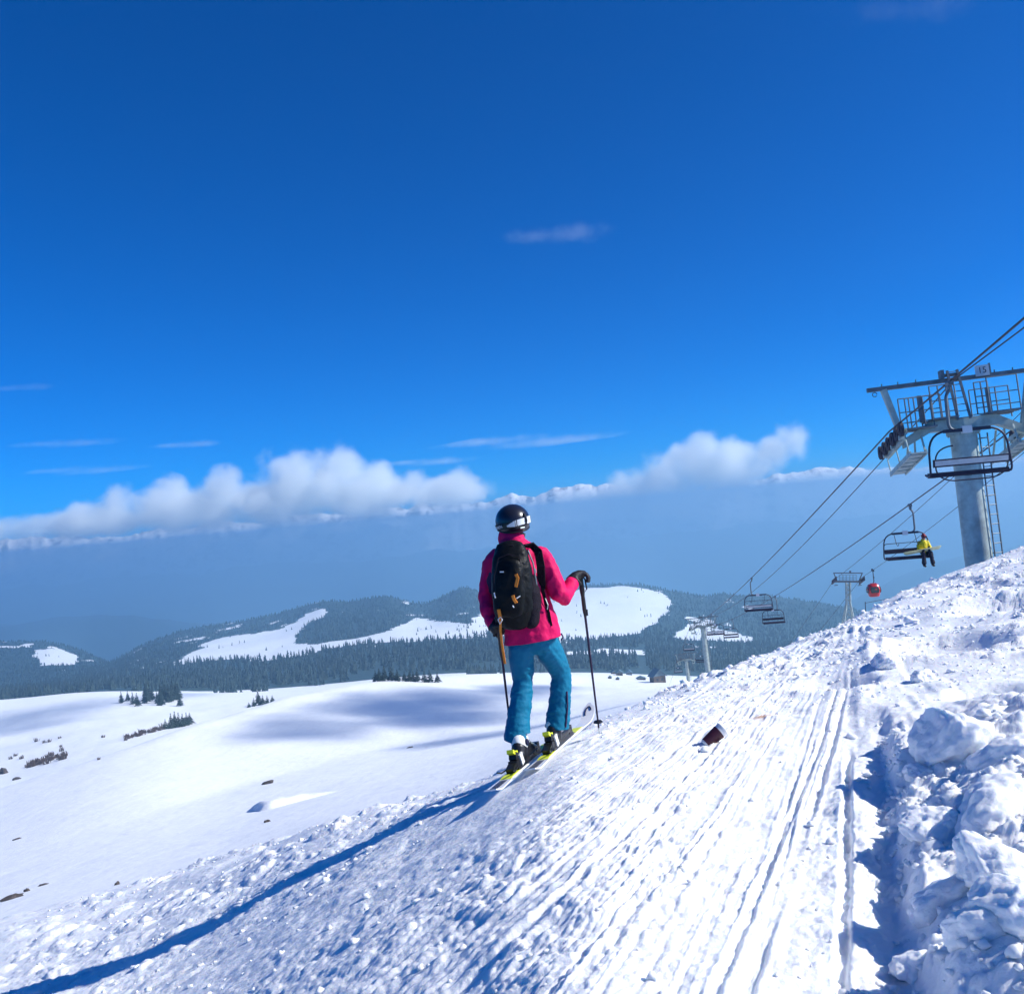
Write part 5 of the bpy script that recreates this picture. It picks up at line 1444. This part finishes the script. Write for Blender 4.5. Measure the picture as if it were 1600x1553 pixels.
# ------------------------------------------------------------------ boots and skis
sx_, sy_ = TX, TY
ST = Vector((TX, TY, 0))
def ground_frame(c):
    d = 0.6
    zf = float(near_base(np.array([c.x + ST.x * d]), np.array([c.y + ST.y * d]))[0]); zb = float(near_base(np.array([c.x - ST.x * d]), np.array([c.y - ST.y * d]))[0])
    t = Vector((ST.x, ST.y, (zf - zb) / (2 * d))).normalized()
    lat = Vector((ST.y, -ST.x, 0))
    za = float(near_base(np.array([c.x + lat.x * .2]), np.array([c.y + lat.y * .2]))[0]); zc = float(near_base(np.array([c.x - lat.x * .2]), np.array([c.y - lat.y * .2]))[0])
    l_ = Vector((lat.x, lat.y, 0.35 * (za - zc) / 0.4)).normalized(); n_ = l_.cross(t).normalized(); l_ = t.cross(n_).normalized()
    return t, l_, n_
def make_ski(bc, foot_off, label, fr):
    """bc: boot centre on the ski; a shaped ski with bindings"""
    t, l_, n_ = fr
    root = empty('ski', bc)
    def pt(a, b_, c_): return bc + t * a + l_ * b_ + n_ * c_
    La, Lb = -0.72, 0.92
    secs = []
    for i in range(41):
        a = La + (Lb - La) * i / 40
        f = (a - La) / (Lb - La)
        w = 0.036 + 0.022 * abs(2 * f - 1) ** 2
        if a > Lb - 0.10: w *= math.sqrt(max(0.02, 1 - ((a - Lb + 0.10) / 0.10) ** 2))
        if a < La + 0.05: w *= math.sqrt(max(0.05, 1 - ((La + 0.05 - a) / 0.05) ** 2)) * 0.35 + 0.65
        rise = 0.0
        if a > Lb - 0.26: rise = 0.105 * ((a - Lb + 0.26) / 0.26) ** 2
        if a < La + 0.10: rise = 0.018 * ((La + 0.10 - a) / 0.10) ** 2
        secs.append((a, w, rise))
    def strip(z0, z1, k, sel, name, mat, par=root):
        ss = [s for s in secs if sel(s[0])]
        m = MB(bc); vs, fs = [], []
        for (a, w, r_) in ss:
            th = 0.014 if -0.4 < a < 0.5 else 0.009
            vs += [pt(a, -w * k, r_ + z0 * th), pt(a, w * k, r_ + z0 * th), pt(a, w * k, r_ + z1 * th + (0.0015 if z0 else 0)), pt(a, -w * k, r_ + z1 * th + (0.0015 if z0 else 0))]
        for i in range(len(ss) - 1):
            for q_ in range(4): fs.append((i * 4 + q_, i * 4 + (q_ + 1) % 4, i * 4 + 4 + (q_ + 1) % 4, i * 4 + 4 + q_))
        fs += [(0, 1, 2, 3), tuple(len(ss) * 4 - 4 + j for j in (3, 2, 1, 0))]
        m.add(vs, fs); return m.build(name, mat, par, False)
    strip(0, 1, 1.0, lambda a: True, 'ski_core', M['skiwhite'])
    strip(1.02, 1.1, 0.86, lambda a: -0.44 < a < -0.22, 'yellow_panel', M['yellow'])
    strip(1.02, 1.1, 0.86, lambda a: 0.30 < a < 0.52, 'yellow_panel', M['yellow'])
    strip(1.02, 1.08, 0.62, lambda a: -0.22 < a < 0.32, 'black_panel', M['blackplastic'])
    # black curl printed on the tip, letters near the tail
    m = MB(bc)
    rs_tip = lambda a: 0.105 * (max(0, a - Lb + 0.26) / 0.26) ** 2 + 0.0125
    arcp = [(0.83 + 0.055 * math.cos(q_), 0.024 * math.sin(q_)) for q_ in np.linspace(-2.2, 1.2, 10)]
    m.tube([pt(a, b_, rs_tip(a)) for a, b_ in arcp], 0.005, 6); m.build('tip_mark', M['ink'], root)
    m = MB(bc)
    for k in range(6):
        a = -0.66 + k * 0.034
        m.add([pt(a, -0.026, 0.0125), pt(a + 0.014, -0.026, 0.0125), pt(a + 0.020, 0.026, 0.0125), pt(a + 0.006, 0.026, 0.0125), pt(a, -0.026, 0.0145), pt(a + 0.014, -0.026, 0.0145), pt(a + 0.020, 0.026, 0.0145), pt(a + 0.006, 0.026, 0.0145)],
              [(0, 1, 2, 3), (4, 7, 6, 5), (0, 4, 5, 1), (1, 5, 6, 2), (2, 6, 7, 3), (3, 7, 4, 0)])
    m.build('tail_marks', M['ink'], root)
    rot = Matrix((l_, t, n_)).transposed()
    MB(bc).box(pt(0, 0, 0.024), (0.068, 0.50, 0.022), rot).build('binding_plate', M['blackplastic'], root)
    hp_ = MB(bc); hp_.box(pt(-0.215, 0, 0.055), (0.062, 0.085, 0.045), rot); hp_.box(pt(-0.20, 0, 0.095), (0.052, 0.075, 0.05), rot @ Matrix.Rotation(R(-22), 3, 'X')); hp_.box(pt(-0.285, 0, 0.045), (0.058, 0.09, 0.030), rot @ Matrix.Rotation(R(18), 3, 'X'))
    hp_.build('heel_piece', M['blackplastic'], root)
    MB(bc).box(pt(-0.232, 0, 0.128), (0.046, 0.070, 0.024), rot @ Matrix.Rotation(R(-28), 3, 'X')).box(pt(-0.200, 0, 0.108), (0.050, 0.03, 0.05), rot).build('heel_lever', M['yellow'], root)
    MB(bc).box(pt(-0.165, 0.034, 0.07), (0.012, 0.05, 0.075), rot @ Matrix.Rotation(R(15), 3, 'X')).box(pt(-0.165, -0.034, 0.07), (0.012, 0.05, 0.075), rot @ Matrix.Rotation(R(15), 3, 'X')).build('heel_cup', M['whiteplastic'], root)
    tp = MB(bc); tp.box(pt(0.20, 0, 0.050), (0.066, 0.075, 0.040), rot); tp.box(pt(0.225, 0, 0.075), (0.058, 0.05, 0.026), rot); tp.build('toe_piece', M['blackplastic'], root)
    MB(bc).box(pt(0.245, 0, 0.062), (0.05, 0.03, 0.03), rot).build('toe_cap', M['yellow'], root)
    m = MB(bc)
    for sd in (-1, 1): m.tube([pt(-0.27, sd * 0.034, 0.04), pt(-0.36, sd * 0.048, 0.035), pt(-0.42, sd * 0.055, 0.055)], 0.005, 6)
    m.build('brake_arm', M['blackplastic'], root)
    tag(root, label, 'ski', 'skis of the standing skier')
    return pt, rot
def make_boot(pt, rot, shin_to, parent):
    """shell and cuff of an alpine boot standing in the binding"""
    B = 0.038
    sh = [ellip_tube([(pt(-0.125, 0, B + 0.042), 0.046, 0.042), (pt(-0.03, 0, B + 0.044), 0.050, 0.044), (pt(0.08, 0, B + 0.040), 0.056, 0.040), (pt(0.155, 0, B + 0.032), 0.048, 0.030)], pt(0, 1, 0) - pt(0, 0, 0), 14),
          ellip_tube([(pt(-0.095, 0, B + 0.04), 0.050, 0.062), (pt(-0.075, 0, B + 0.085), 0.052, 0.070)], pt(0, 1, 0) - pt(0, 0, 0), 14),
          ellip_tube([(pt(-0.02, 0, B + 0.10), 0.050, 0.06), (pt(0.03, 0, B + 0.08), 0.050, 0.05), (pt(0.07, 0, B + 0.06), 0.05, 0.04)], pt(0, 1, 0) - pt(0, 0, 0), 12)]
    boot = remeshed('boot', sh, 0.0055, M['blackplastic'], parent, root_loc, 2)
    m = MB(root_loc); m.box(pt(0.0, 0, B + 0.004), (0.066, 0.30, 0.014), rot); m.build('sole', M['blackplastic'], boot)
    a = pt(-0.065, 0, B + 0.105); b_ = a.lerp(shin_to, 0.75)
    vs, fs = ellip_tube([(a, 0.056, 0.068), (a.lerp(b_, 0.5), 0.060, 0.074), (b_, 0.060, 0.074)], pt(0, 1, 0) - pt(0, 0, 0), 18)
    m = MB(root_loc); m.add(vs, fs); m.build('cuff', M['whiteplastic'], boot, True)
    c_ = pt(-0.115, 0.018, B + 0.13); nrm = (c_ - pt(-0.03, 0, B + 0.13)).normalized()
    m = MB(root_loc); m.disc(pt(-0.060, 0.056, B + 0.115), pt(0, 1, 0) - pt(0, 0, 0), 0.021, 0.012, 14); m.build('pivot', M['ink'], boot, True)
    for (aa, zz) in ((0.02, 0.115), (0.055, 0.092), (0.09, 0.075)):
        MB(root_loc).box(pt(aa, 0.02, B + zz * 0.86), (0.055, 0.016, 0.010), rot).build('buckle', M['galv'], boot)
    return boot
c1 = near_hit(826, 1192); c1 = P(823, 1192, 6.74)
fr1 = ground_frame(c1)
lat = fr1[1]
c2 = P(876, 1164, 6.98)
pt1, rot1 = make_ski(c1, 0, 'white and yellow ski under the left boot, tail nearest the camera', fr1)
make_boot(pt1, rot1, P(812, 1150, 6.76), person)
pt2, rot2 = make_ski(c2, 0, 'white and yellow ski under the right boot, tip on the crest', fr1)
make_boot(pt2, rot2, P(872, 1128, 6.96), person)
# fit the packed snow under the skis: small platforms of snow

# ------------------------------------------------------------------ backpack
def pk(px, py, off, y0=6.84):
    return P(px - 5, py, y0 - 0.954 * off)
pb = P(808, 975, 6.70)
pack_pieces = [ellip_tube([(pk(809, 968, 0.205), 0.1222, 0.0727), (pk(808, 950, 0.22), 0.1410, 0.0921), (pk(806, 920, 0.225), 0.1429, 0.0951), (pk(804, 890, 0.22), 0.1363, 0.0873), (pk(802, 868, 0.20), 0.1222, 0.0727), (pk(801, 856, 0.18), 0.0987, 0.0534)], RGT, 22),
               ellip_tube([(pk(800, 955, 0.290), 0.0987, 0.0388), (pk(800, 930, 0.305), 0.1053, 0.0436), (pk(799, 900, 0.30), 0.0987, 0.0388), (pk(799, 880, 0.285), 0.0799, 0.0291)], RGT, 18)]
pack_root = remeshed('backpack', pack_pieces, 0.0085, M['pack'], None, pb, 4, wr(14, 0.0055, 8.0, 0.8))
tag(pack_root, 'black daypack with orange cords on the skier in pink', 'backpack')
side_p = remeshed('side_pocket', [ellip_tube([(pk(836, 972, 0.20), 0.045, 0.065), (pk(838, 950, 0.21), 0.052, 0.075), (pk(838, 925, 0.21), 0.048, 0.072), (pk(834, 905, 0.205), 0.035, 0.055)], RGT, 14)], 0.0085, M['pack2'], pack_root, pb, 3, wr(15, 0.004, 14, 1))
def lace(pts, r, name, mat, n=6):
    m = MB(pb); m.tube(pts, r, n); return m.build(name, mat, pack_root, True)
def band(pts, w, th, name, mat, side=RGT):
    m = MB(pb)
    vs, fs = [], []
    for i, p_ in enumerate(pts):
        d = (pts[min(i + 1, len(pts) - 1)] - pts[max(i - 1, 0)]).normalized()
        sd = (side - d * side.dot(d)).normalized(); u = sd.cross(d)
        vs += [p_ - sd * w / 2 - u * th / 2, p_ + sd * w / 2 - u * th / 2, p_ + sd * w / 2 + u * th / 2, p_ - sd * w / 2 + u * th / 2]
    for i in range(len(pts) - 1):
        for q_ in range(4): fs.append((i * 4 + q_, i * 4 + (q_ + 1) % 4, i * 4 + 4 + (q_ + 1) % 4, i * 4 + 4 + q_))
    fs += [(0, 1, 2, 3), tuple(len(pts) * 4 - 4 + j for j in (3, 2, 1, 0))]
    m.add(vs, fs); return m.build(name, mat, pack_root, False)
# zips: piping arcs over the front panel
lace([pk(776, 935, 0.318), pk(777, 900, 0.322), pk(784, 872, 0.300), pk(800, 866, 0.296), pk(816, 870, 0.302), pk(822, 900, 0.325), pk(823, 935, 0.330)], 0.0045, 'zip', M['pack2'])
lace([pk(830, 860, 0.20), pk(838, 880, 0.215), pk(843, 910, 0.225), pk(846, 940, 0.22)], 0.006, 'edge_piping', M['galv_dark'])
for sx, pxs in ((-1, [(790, 855), (788, 852), (786, 858), (783, 872), (780, 890)]), (1, [(822, 852), (836, 852), (846, 862), (850, 885), (851, 920)])):
    off = [0.15, 0.06, 0.02, -0.02, -0.03] if sx < 0 else [0.15, 0.11, 0.14, 0.17, 0.10]
    band([pk(a, b_, o_) for (a, b_), o_ in zip(pxs, off)], 0.055, 0.012, 'shoulder_strap', M['pack2'])
band([pk(852, 915, 0.12), pk(856, 935, 0.15), pk(862, 958, 0.165), pk(866, 978, 0.165)], 0.022, 0.004, 'loose_strap', M['pack2'])
lace([pk(857, 935, 0.158), pk(861, 945, 0.178), pk(860, 952, 0.172)], 0.004, 'strap_ring', M['galv'])
band([pk(784, 952, 0.335), pk(786, 962, 0.325), pk(787, 972, 0.30)], 0.022, 0.006, 'orange_band', M['orange'])
band([pk(787, 968, 0.315), pk(787, 985, 0.29), pk(789, 1005, 0.275), pk(792, 1024, 0.265), pk(794, 1037, 0.26)], 0.015, 0.005, 'orange_tail', M['orange'])
lace([pk(783, 968, 0.335), pk(787, 964, 0.342), pk(790, 968, 0.335), pk(786, 975, 0.332), pk(783, 968, 0.335)], 0.0035, 'buckle', M['plate'])
band([pk(811, 897, 0.362), pk(814, 903, 0.366), pk(812, 912, 0.362), pk(811, 917, 0.355)], 0.020, 0.006, 'orange_cord', M['orange'])
band([pk(806, 930, 0.372), pk(808, 936, 0.374), pk(812, 942, 0.368)], 0.020, 0.006, 'orange_cord', M['orange'])
lace([pk(812, 935, 0.365), pk(818, 931, 0.360)], 0.004, 'zip_pull', M['plate'])
lace([pk(777, 926, 0.338), pk(778, 931, 0.342), pk(779, 934, 0.338)], 0.005, 'zip_pull', M['plate'])
lace([pk(806, 946, 0.352), pk(808, 949, 0.350)], 0.004, 'zip_pull', M['plate'])
band([pk(786, 893.5, 0.352), pk(792, 893.5, 0.358)], 0.008, 0.003, 'logo_tag', M['plate'], Vector((0, 0, 1)))
lace([pk(798, 857, 0.22), pk(801, 853, 0.24), pk(806, 852, 0.24), pk(809, 856, 0.22)], 0.006, 'haul_loop', M['pack2'])
band([pk(841, 888, 0.19), pk(842, 895, 0.19)], 0.010, 0.004, 'logo_tag', M['plate'])

# ================================================================== RIDER ON THE CHAIR
rc = rider_chair
bpy.context.view_layer.update()
RM = Matrix.Translation(rc.location) @ Matrix.Rotation(rc.rotation_euler.z, 4, 'Z')
def rl(x, y, z): return RM @ Vector((x, y, z))
sx0 = 0.32 - 0.74          # seat place at the chair's own left, image right
seat_z = -2.30
rR = (rl(1, 0, 0) - rl(0, 0, 0)); rF = (rl(0, 1, 0) - rl(0, 0, 0))
rloc = rl(sx0, 0.12, seat_z)
H0 = rl(sx0, 0.10, seat_z + 0.16); SH = rl(sx0, 0.08, seat_z + 0.58); HD = rl(sx0 - 0.02, 0.14, seat_z + 0.82)
kn = [rl(sx0 + o_, 0.52, seat_z + 0.12) for o_ in (-0.17, 0.15)]; ft = [rl(sx0 + o_, 0.56, seat_z - 0.38) for o_ in (-0.20, 0.17)]
hands = [rl(sx0 - 0.12, 0.42, seat_z + 0.26), rl(sx0 + 0.14, 0.42, seat_z + 0.26)]
limb = lambda pts, n=10: ellip_tube(pts, rR, n)
bp_ = [limb([(H0, 0.15, 0.12), (SH, 0.17, 0.11)]), limb([(SH, 0.05, 0.05), (HD, 0.075, 0.085)]), limb([(HD, 0.075, 0.09), (HD + Vector((0, 0, 0.05)), 0.06, 0.07)]),
       limb([(HD + rF * 0.09, 0.012, 0.012), (HD + rF * 0.105 + Vector((0, 0, -0.02)), 0.012, 0.012)], 6)]
for i, o_ in enumerate((-1, 1)):
    bp_ += [limb([(H0 + rR * 0.09 * o_, 0.08, 0.08), (kn[i], 0.06, 0.06), (ft[i], 0.05, 0.05)]), limb([(SH + rR * 0.17 * o_, 0.05, 0.05), (rl(sx0 + 0.24 * o_, 0.16, seat_z + 0.30), 0.045, 0.045), (hands[i], 0.04, 0.04)])]
rider = remeshed('person', bp_, 0.02, M['skin'], None, rloc, 2)
tag(rider, 'person in yellow jacket seated on the lift chair, board across the lap', 'person')
remeshed('jacket', [limb([(H0 + Vector((0, 0, -0.02)), 0.20, 0.16), (H0.lerp(SH, 0.5), 0.20, 0.155), (SH, 0.20, 0.13), (SH + Vector((0, 0, 0.10)), 0.10, 0.09)], 16)] +
         [limb([(SH + rR * 0.17 * o_, 0.085, 0.085), (rl(sx0 + 0.26 * o_, 0.16, seat_z + 0.30), 0.075, 0.075), (hands[i] - rF * 0.04, 0.06, 0.06)]) for i, o_ in enumerate((-1, 1))], 0.016, M['yjacket'], rider, rloc, 3, wr(31, 0.012, 6, 1))
remeshed('trousers', [limb([(H0 + Vector((0, 0, -0.06)), 0.17, 0.13), (H0 + Vector((0, 0, 0.02)), 0.17, 0.13)], 14)] +
         [limb([(H0 + rR * 0.09 * o_ - Vector((0, 0, 0.03)), 0.10, 0.10), (kn[i], 0.088, 0.088), (kn[i].lerp(ft[i], 0.6), 0.085, 0.085), (ft[i] + Vector((0, 0, 0.06)), 0.10, 0.10)]) for i, o_ in enumerate((-1, 1))], 0.016, M['darkcloth'], rider, rloc, 3, wr(33, 0.010, 6, 1))
for i in range(2):
    remeshed('boot', [limb([(ft[i] + Vector((0, 0, 0.04)), 0.075, 0.075), (ft[i] - Vector((0, 0, 0.05)), 0.07, 0.075)]), limb([(ft[i] - Vector((0, 0, 0.05)) - rF * 0.05, 0.06, 0.05), (ft[i] - Vector((0, 0, 0.07)) + rF * 0.16, 0.055, 0.045)])], 0.014, M['blackplastic'], rider, rloc, 2)
    remeshed('glove', [limb([(hands[i] - rF * 0.03, 0.05, 0.045), (hands[i] + rF * 0.05, 0.05, 0.04)])] + [limb([(hands[i] + rF * 0.04 + rR * (0.035 - 0.022 * k), 0.014, 0.014), (hands[i] + rF * (0.095 - 0.006 * abs(k - 1)) + rR * (0.038 - 0.024 * k) - Vector((0, 0, 0.01)), 0.013, 0.013), (hands[i] + rF * 0.10 + rR * (0.038 - 0.024 * k) - Vector((0, 0, 0.05)), 0.012, 0.012)], 6) for k in range(4)] +
             [limb([(hands[i] + rR * 0.05 * (1 if i == 0 else -1), 0.015, 0.015), (hands[i] + rR * 0.06 * (1 if i == 0 else -1) + rF * 0.06, 0.013, 0.013)], 6)], 0.008, M['darkcloth'], rider, rloc, 2)
hv_, hf_ = limb([(HD + Vector((0, 0, 0.035)), 0.108, 0.118), (HD + Vector((0, 0, 0.08)), 0.10, 0.11), (HD + Vector((0, 0, 0.11)), 0.075, 0.085)], 18)
m = MB(rloc); m.add(hv_, hf_); m.build('helmet', M['redhat'], rider, True)
m = MB(rloc); m.box(HD + rF * 0.085 + Vector((0, 0, 0.01)), (0.15, 0.05, 0.07), Matrix((rR, rF, Vector((0, 0, 1)))).transposed()); m.build('goggles', M['glassdark'], rider)
rb = rl(sx0 + 0.02, -0.10, seat_z + 0.32)
rbag = remeshed('backpack', [limb([(rb - Vector((0, 0, 0.14)), 0.15, 0.09), (rb + Vector((0, 0, 0.02)), 0.16, 0.10), (rb + Vector((0, 0, 0.16)), 0.13, 0.08)], 14), limb([(rl(sx0 + 0.22, 0.0, seat_z + 0.28), 0.07, 0.10), (rl(sx0 + 0.22, 0.0, seat_z + 0.46), 0.07, 0.10)])], 0.016, M['darkcloth'], None, rb, 3)
tag(rbag, 'small dark backpack behind the rider in yellow', 'backpack')
# board laid across the lap
bl0, bl1 = rl(sx0 + 0.98, 0.40, seat_z + 0.14), rl(sx0 - 0.66, 0.50, seat_z + 0.34)
bd_ = (bl1 - bl0).normalized(); bs = bd_.cross(Vector((0, 0, 1))).normalized(); bu = bs.cross(bd_); bs = (bs * 0.75 + bu * 0.66).normalized(); bu = bs.cross(bd_)
board = empty('snowboard', rl(sx0, 0.42, seat_z + 0.22))
vs, fs = [], []
for i in range(25):
    t = i / 24; w = 0.125 * (1 - 0.12 * math.sin(math.pi * t)) * math.sqrt(max(0.02, min(1, 1 - (max(0, abs(2 * t - 1) - 0.8) / 0.2) ** 2)))
    rise = 0.06 * (max(0, abs(2 * t - 1) - 0.8) / 0.2) ** 2
    c_ = bl0.lerp(bl1, t) + bu * rise
    vs += [c_ - bs * w, c_ + bs * w, c_ + bs * w + bu * 0.012, c_ - bs * w + bu * 0.012]
for i in range(24):
    for q_ in range(4): fs.append((i * 4 + q_, i * 4 + (q_ + 1) % 4, i * 4 + 4 + (q_ + 1) % 4, i * 4 + 4 + q_))
fs += [(0, 1, 2, 3), (99, 98, 97, 96)]
m = MB(board.location); m.add(vs, fs); m.build('deck', M['board'], board)
for t in (0.33, 0.67):
    MB(board.location).box(bl0.lerp(bl1, t) + bu * 0.05, (0.10, 0.2, 0.08), Matrix((bd_, bs, bu)).transposed()).build('binding', M['blackplastic'], board)
tag(board, 'pale snowboard held across the lap of the rider in yellow', 'snowboard')

# ================================================================== CUP, SNOW BLOCKS, FENCE
ca = near_hit(1101, 1166); cz = near_z(ca.x, ca.y); ca = Vector((ca.x, ca.y, cz))
A0 = P(1101, 1163, ca.y - 0.0); A1 = P(1134, 1134, ca.y + 0.03)
ax = (A1 - A0).normalized(); L_ = 0.150
cup = empty('paper_cup', A0)
def cring(t, r): return (A0 + ax * (L_ * t), r)
m = MB(A0)
def lath(prof, name, mat, n=28):
    a = Vector((0, 0, 1)) if abs(ax.z) < 0.9 else Vector((1, 0, 0))
    sd = ax.cross(a).normalized(); u = sd.cross(ax)
    vs, fs = [], []
    for (t, r_) in prof:
        for k in range(n):
            q_ = 2 * math.pi * k / n; vs.append(A0 + ax * (L_ * t) + (sd * math.cos(q_) + u * math.sin(q_)) * r_)
    for i in range(len(prof) - 1):
        for k in range(n): fs.append((i * n + k, i * n + (k + 1) % n, (i + 1) * n + (k + 1) % n, (i + 1) * n + k))
    m = MB(A0); m.add(vs, fs); return m.build(name, mat, cup, True)
lath([(0.0, 0.001), (0.0, 0.029), (0.0, 0.030), (1.0, 0.044), (1.0, 0.042), (0.03, 0.0285), (0.03, 0.001)], 'cup_body', M['cupwhite'])
lath([(0.06, 0.0320), (0.80, 0.0425), (0.80, 0.0445), (0.06, 0.0340), (0.06, 0.0320)], 'sleeve', M['cup'])
lath([(0.985, 0.046), (1.0, 0.0475), (1.02, 0.046), (1.0, 0.043), (0.985, 0.046)], 'rim', M['cupwhite'])
tag(cup, 'maroon and white paper cup lying on the snow', 'cup')
# blocks of the ploughed bank
def on_ground(px, py, lift=0.0):
    w = near_hit(px, py); w.z = near_z(w.x, w.y) + lift; return w
blocks = [  # px, py, size (m), seed, label
    (1497, 1222, (0.23, 0.22, 0.15), 11, 'big rounded snow block topping the bank at right'),
    (1560, 1330, (0.24, 0.20, 0.13), 12, 'flat pale snow slab leaning in the middle of the bank'),
    (1470, 1330, (0.14, 0.15, 0.085), 13, 'snow block on the bank edge below the biggest block'),
    (1570, 1440, (0.18, 0.17, 0.12), 14, 'lit snow block low on the bank at the right edge'),
    (1480, 1440, (0.13, 0.13, 0.075), 15, 'shaded snow block halfway down the bank'),
    (1535, 1540, (0.12, 0.11, 0.085), 16, 'snow block at the bottom right corner'),
    (1590, 1255, (0.20, 0.20, 0.10), 17, 'snow block at the right edge beside the biggest block'),
    (1440, 1240, (0.07, 0.08, 0.055), 18, 'small round snow lump at the top of the trench wall'),
    (1430, 1500, (0.08, 0.09, 0.055), 19, 'small snow lump at the foot of the trench wall'),
    (1595, 1545, (0.12, 0.12, 0.09), 20, 'jagged snow lump in the very corner'),
    (1385, 1045, (0.15, 0.13, 0.10), 21, 'bright snow block beside the hollow on the upper slope'),
    (1445, 1062, (0.10, 0.10, 0.075), 22, 'smaller snow block right of the bright one on the upper slope'),
]
for (px, py, sz, sd, lab) in blocks:
    w = on_ground(px, py, sz[2] * 0.10)
    chunk('snow_block', w, sz, (rng.uniform(-0.25, 0.25), rng.uniform(-0.25, 0.25), rng.uniform(0, 3)), M['snow'], lab, 'snow block', 'snow blocks', 5, sd, 6, 0.20, 4.0, True)
# loose clods: too many to count
VV, FF, base = [], [], 0
gg = np.random.default_rng(77)
cl = [rock_np(2, 200 + k, 11, 0.45, 2.5) for k in range(5)]
spots = []
for _ in range(1800):
    u_ = gg.uniform(-0.52, 0.54)
    D = float(np.interp(u_, _ss, _DD)); y = gg.uniform(2.4, D * 1.0) ** 1.0
    x = u_ * y; p_, q_ = pq(x, y)
    tk = (-3.2 < p_ < -0.35) and y < 9
    if tk and gg.random() < 0.80: continue
    if abs(p_ - SKI_P) < 0.35 and abs(q_ - SKI_Q) < 1.1: continue
    spots.append((x, y, gg.gamma(1.3, 0.005) + 0.005))
for _ in range(420):      # crumbs on the bank and along the trench
    q_ = gg.uniform(2.6, 6.3); p_ = abs(gg.normal(0, 0.35)) + 0.05
    spots.append((p_ * TY + q_ * TX, q_ * TY - p_ * TX, gg.gamma(1.4, 0.007) + 0.006))
for _ in range(5200):      # rubble on the upper right slope
    y = 6.8 + 19 * gg.random() ** 1.1; u_ = gg.uniform(0.06, 0.54); spots.append((u_ * y, y, (gg.gamma(1.1, 0.010) + 0.005) * min(1, 0.35 + (y - 6.8) / 7)))
sa = np.array(spots)
zz = near_base(sa[:, 0], sa[:, 1]) + near_disp(sa[:, 0], sa[:, 1])
for i, (x, y, r_) in enumerate(spots):
    v, f = cl[i % 5]
    a = gg.uniform(0, 6.28); c_, s__ = math.cos(a), math.sin(a)
    vv = v * np.array([r_ * gg.uniform(0.8, 1.4), r_, r_ * gg.uniform(0.6, 1.0)])
    VV.append(np.stack([vv[:, 0] * c_ - vv[:, 1] * s__ + x, vv[:, 0] * s__ + vv[:, 1] * c_ + y, vv[:, 2] + zz[i] + 0.12 * r_], -1)); FF.append(f + base); base += len(v)
clods = link('snow_clods', mesh_np('snow_clods', np.concatenate(VV), np.concatenate(FF), M['snow'], True))
tag(clods, 'loose clods and crumbs of snow strewn over the near slope', kind='stuff')
# rope fence along the crest
fp = [P(1352, 968, 26.0), P(1352, 942, 26.0), P(1395, 934, 26.5), P(1450, 920, 27), P(1497, 905, 27.5), P(1540, 888, 28), P(1560, 872, 28)]
fence = empty('rope_fence', fp[0])
MB(fp[0]).tube([fp[0] - Vector((0, 0, 0.6)), fp[1] + Vector((0, 0, 0.03))], 0.010, 6).build('post', M['fence'], fence)
MB(fp[0]).tube(fp[1:6], 0.008, 6).build('top_rope', M['fence'], fence)
MB(fp[0]).tube([p_ - Vector((0, 0, 0.25)) for p_ in fp[1:6]], 0.008, 6).build('lower_rope', M['fence'], fence)
for p_ in fp[3:6]: MB(fp[0]).tube([p_ - Vector((0, 0, 0.9)), p_ + Vector((0, 0, 0.02))], 0.016, 6).build('post', M['fence'], fence)
tag(fence, 'thin rope fence along the crest below tower 15', 'fence')
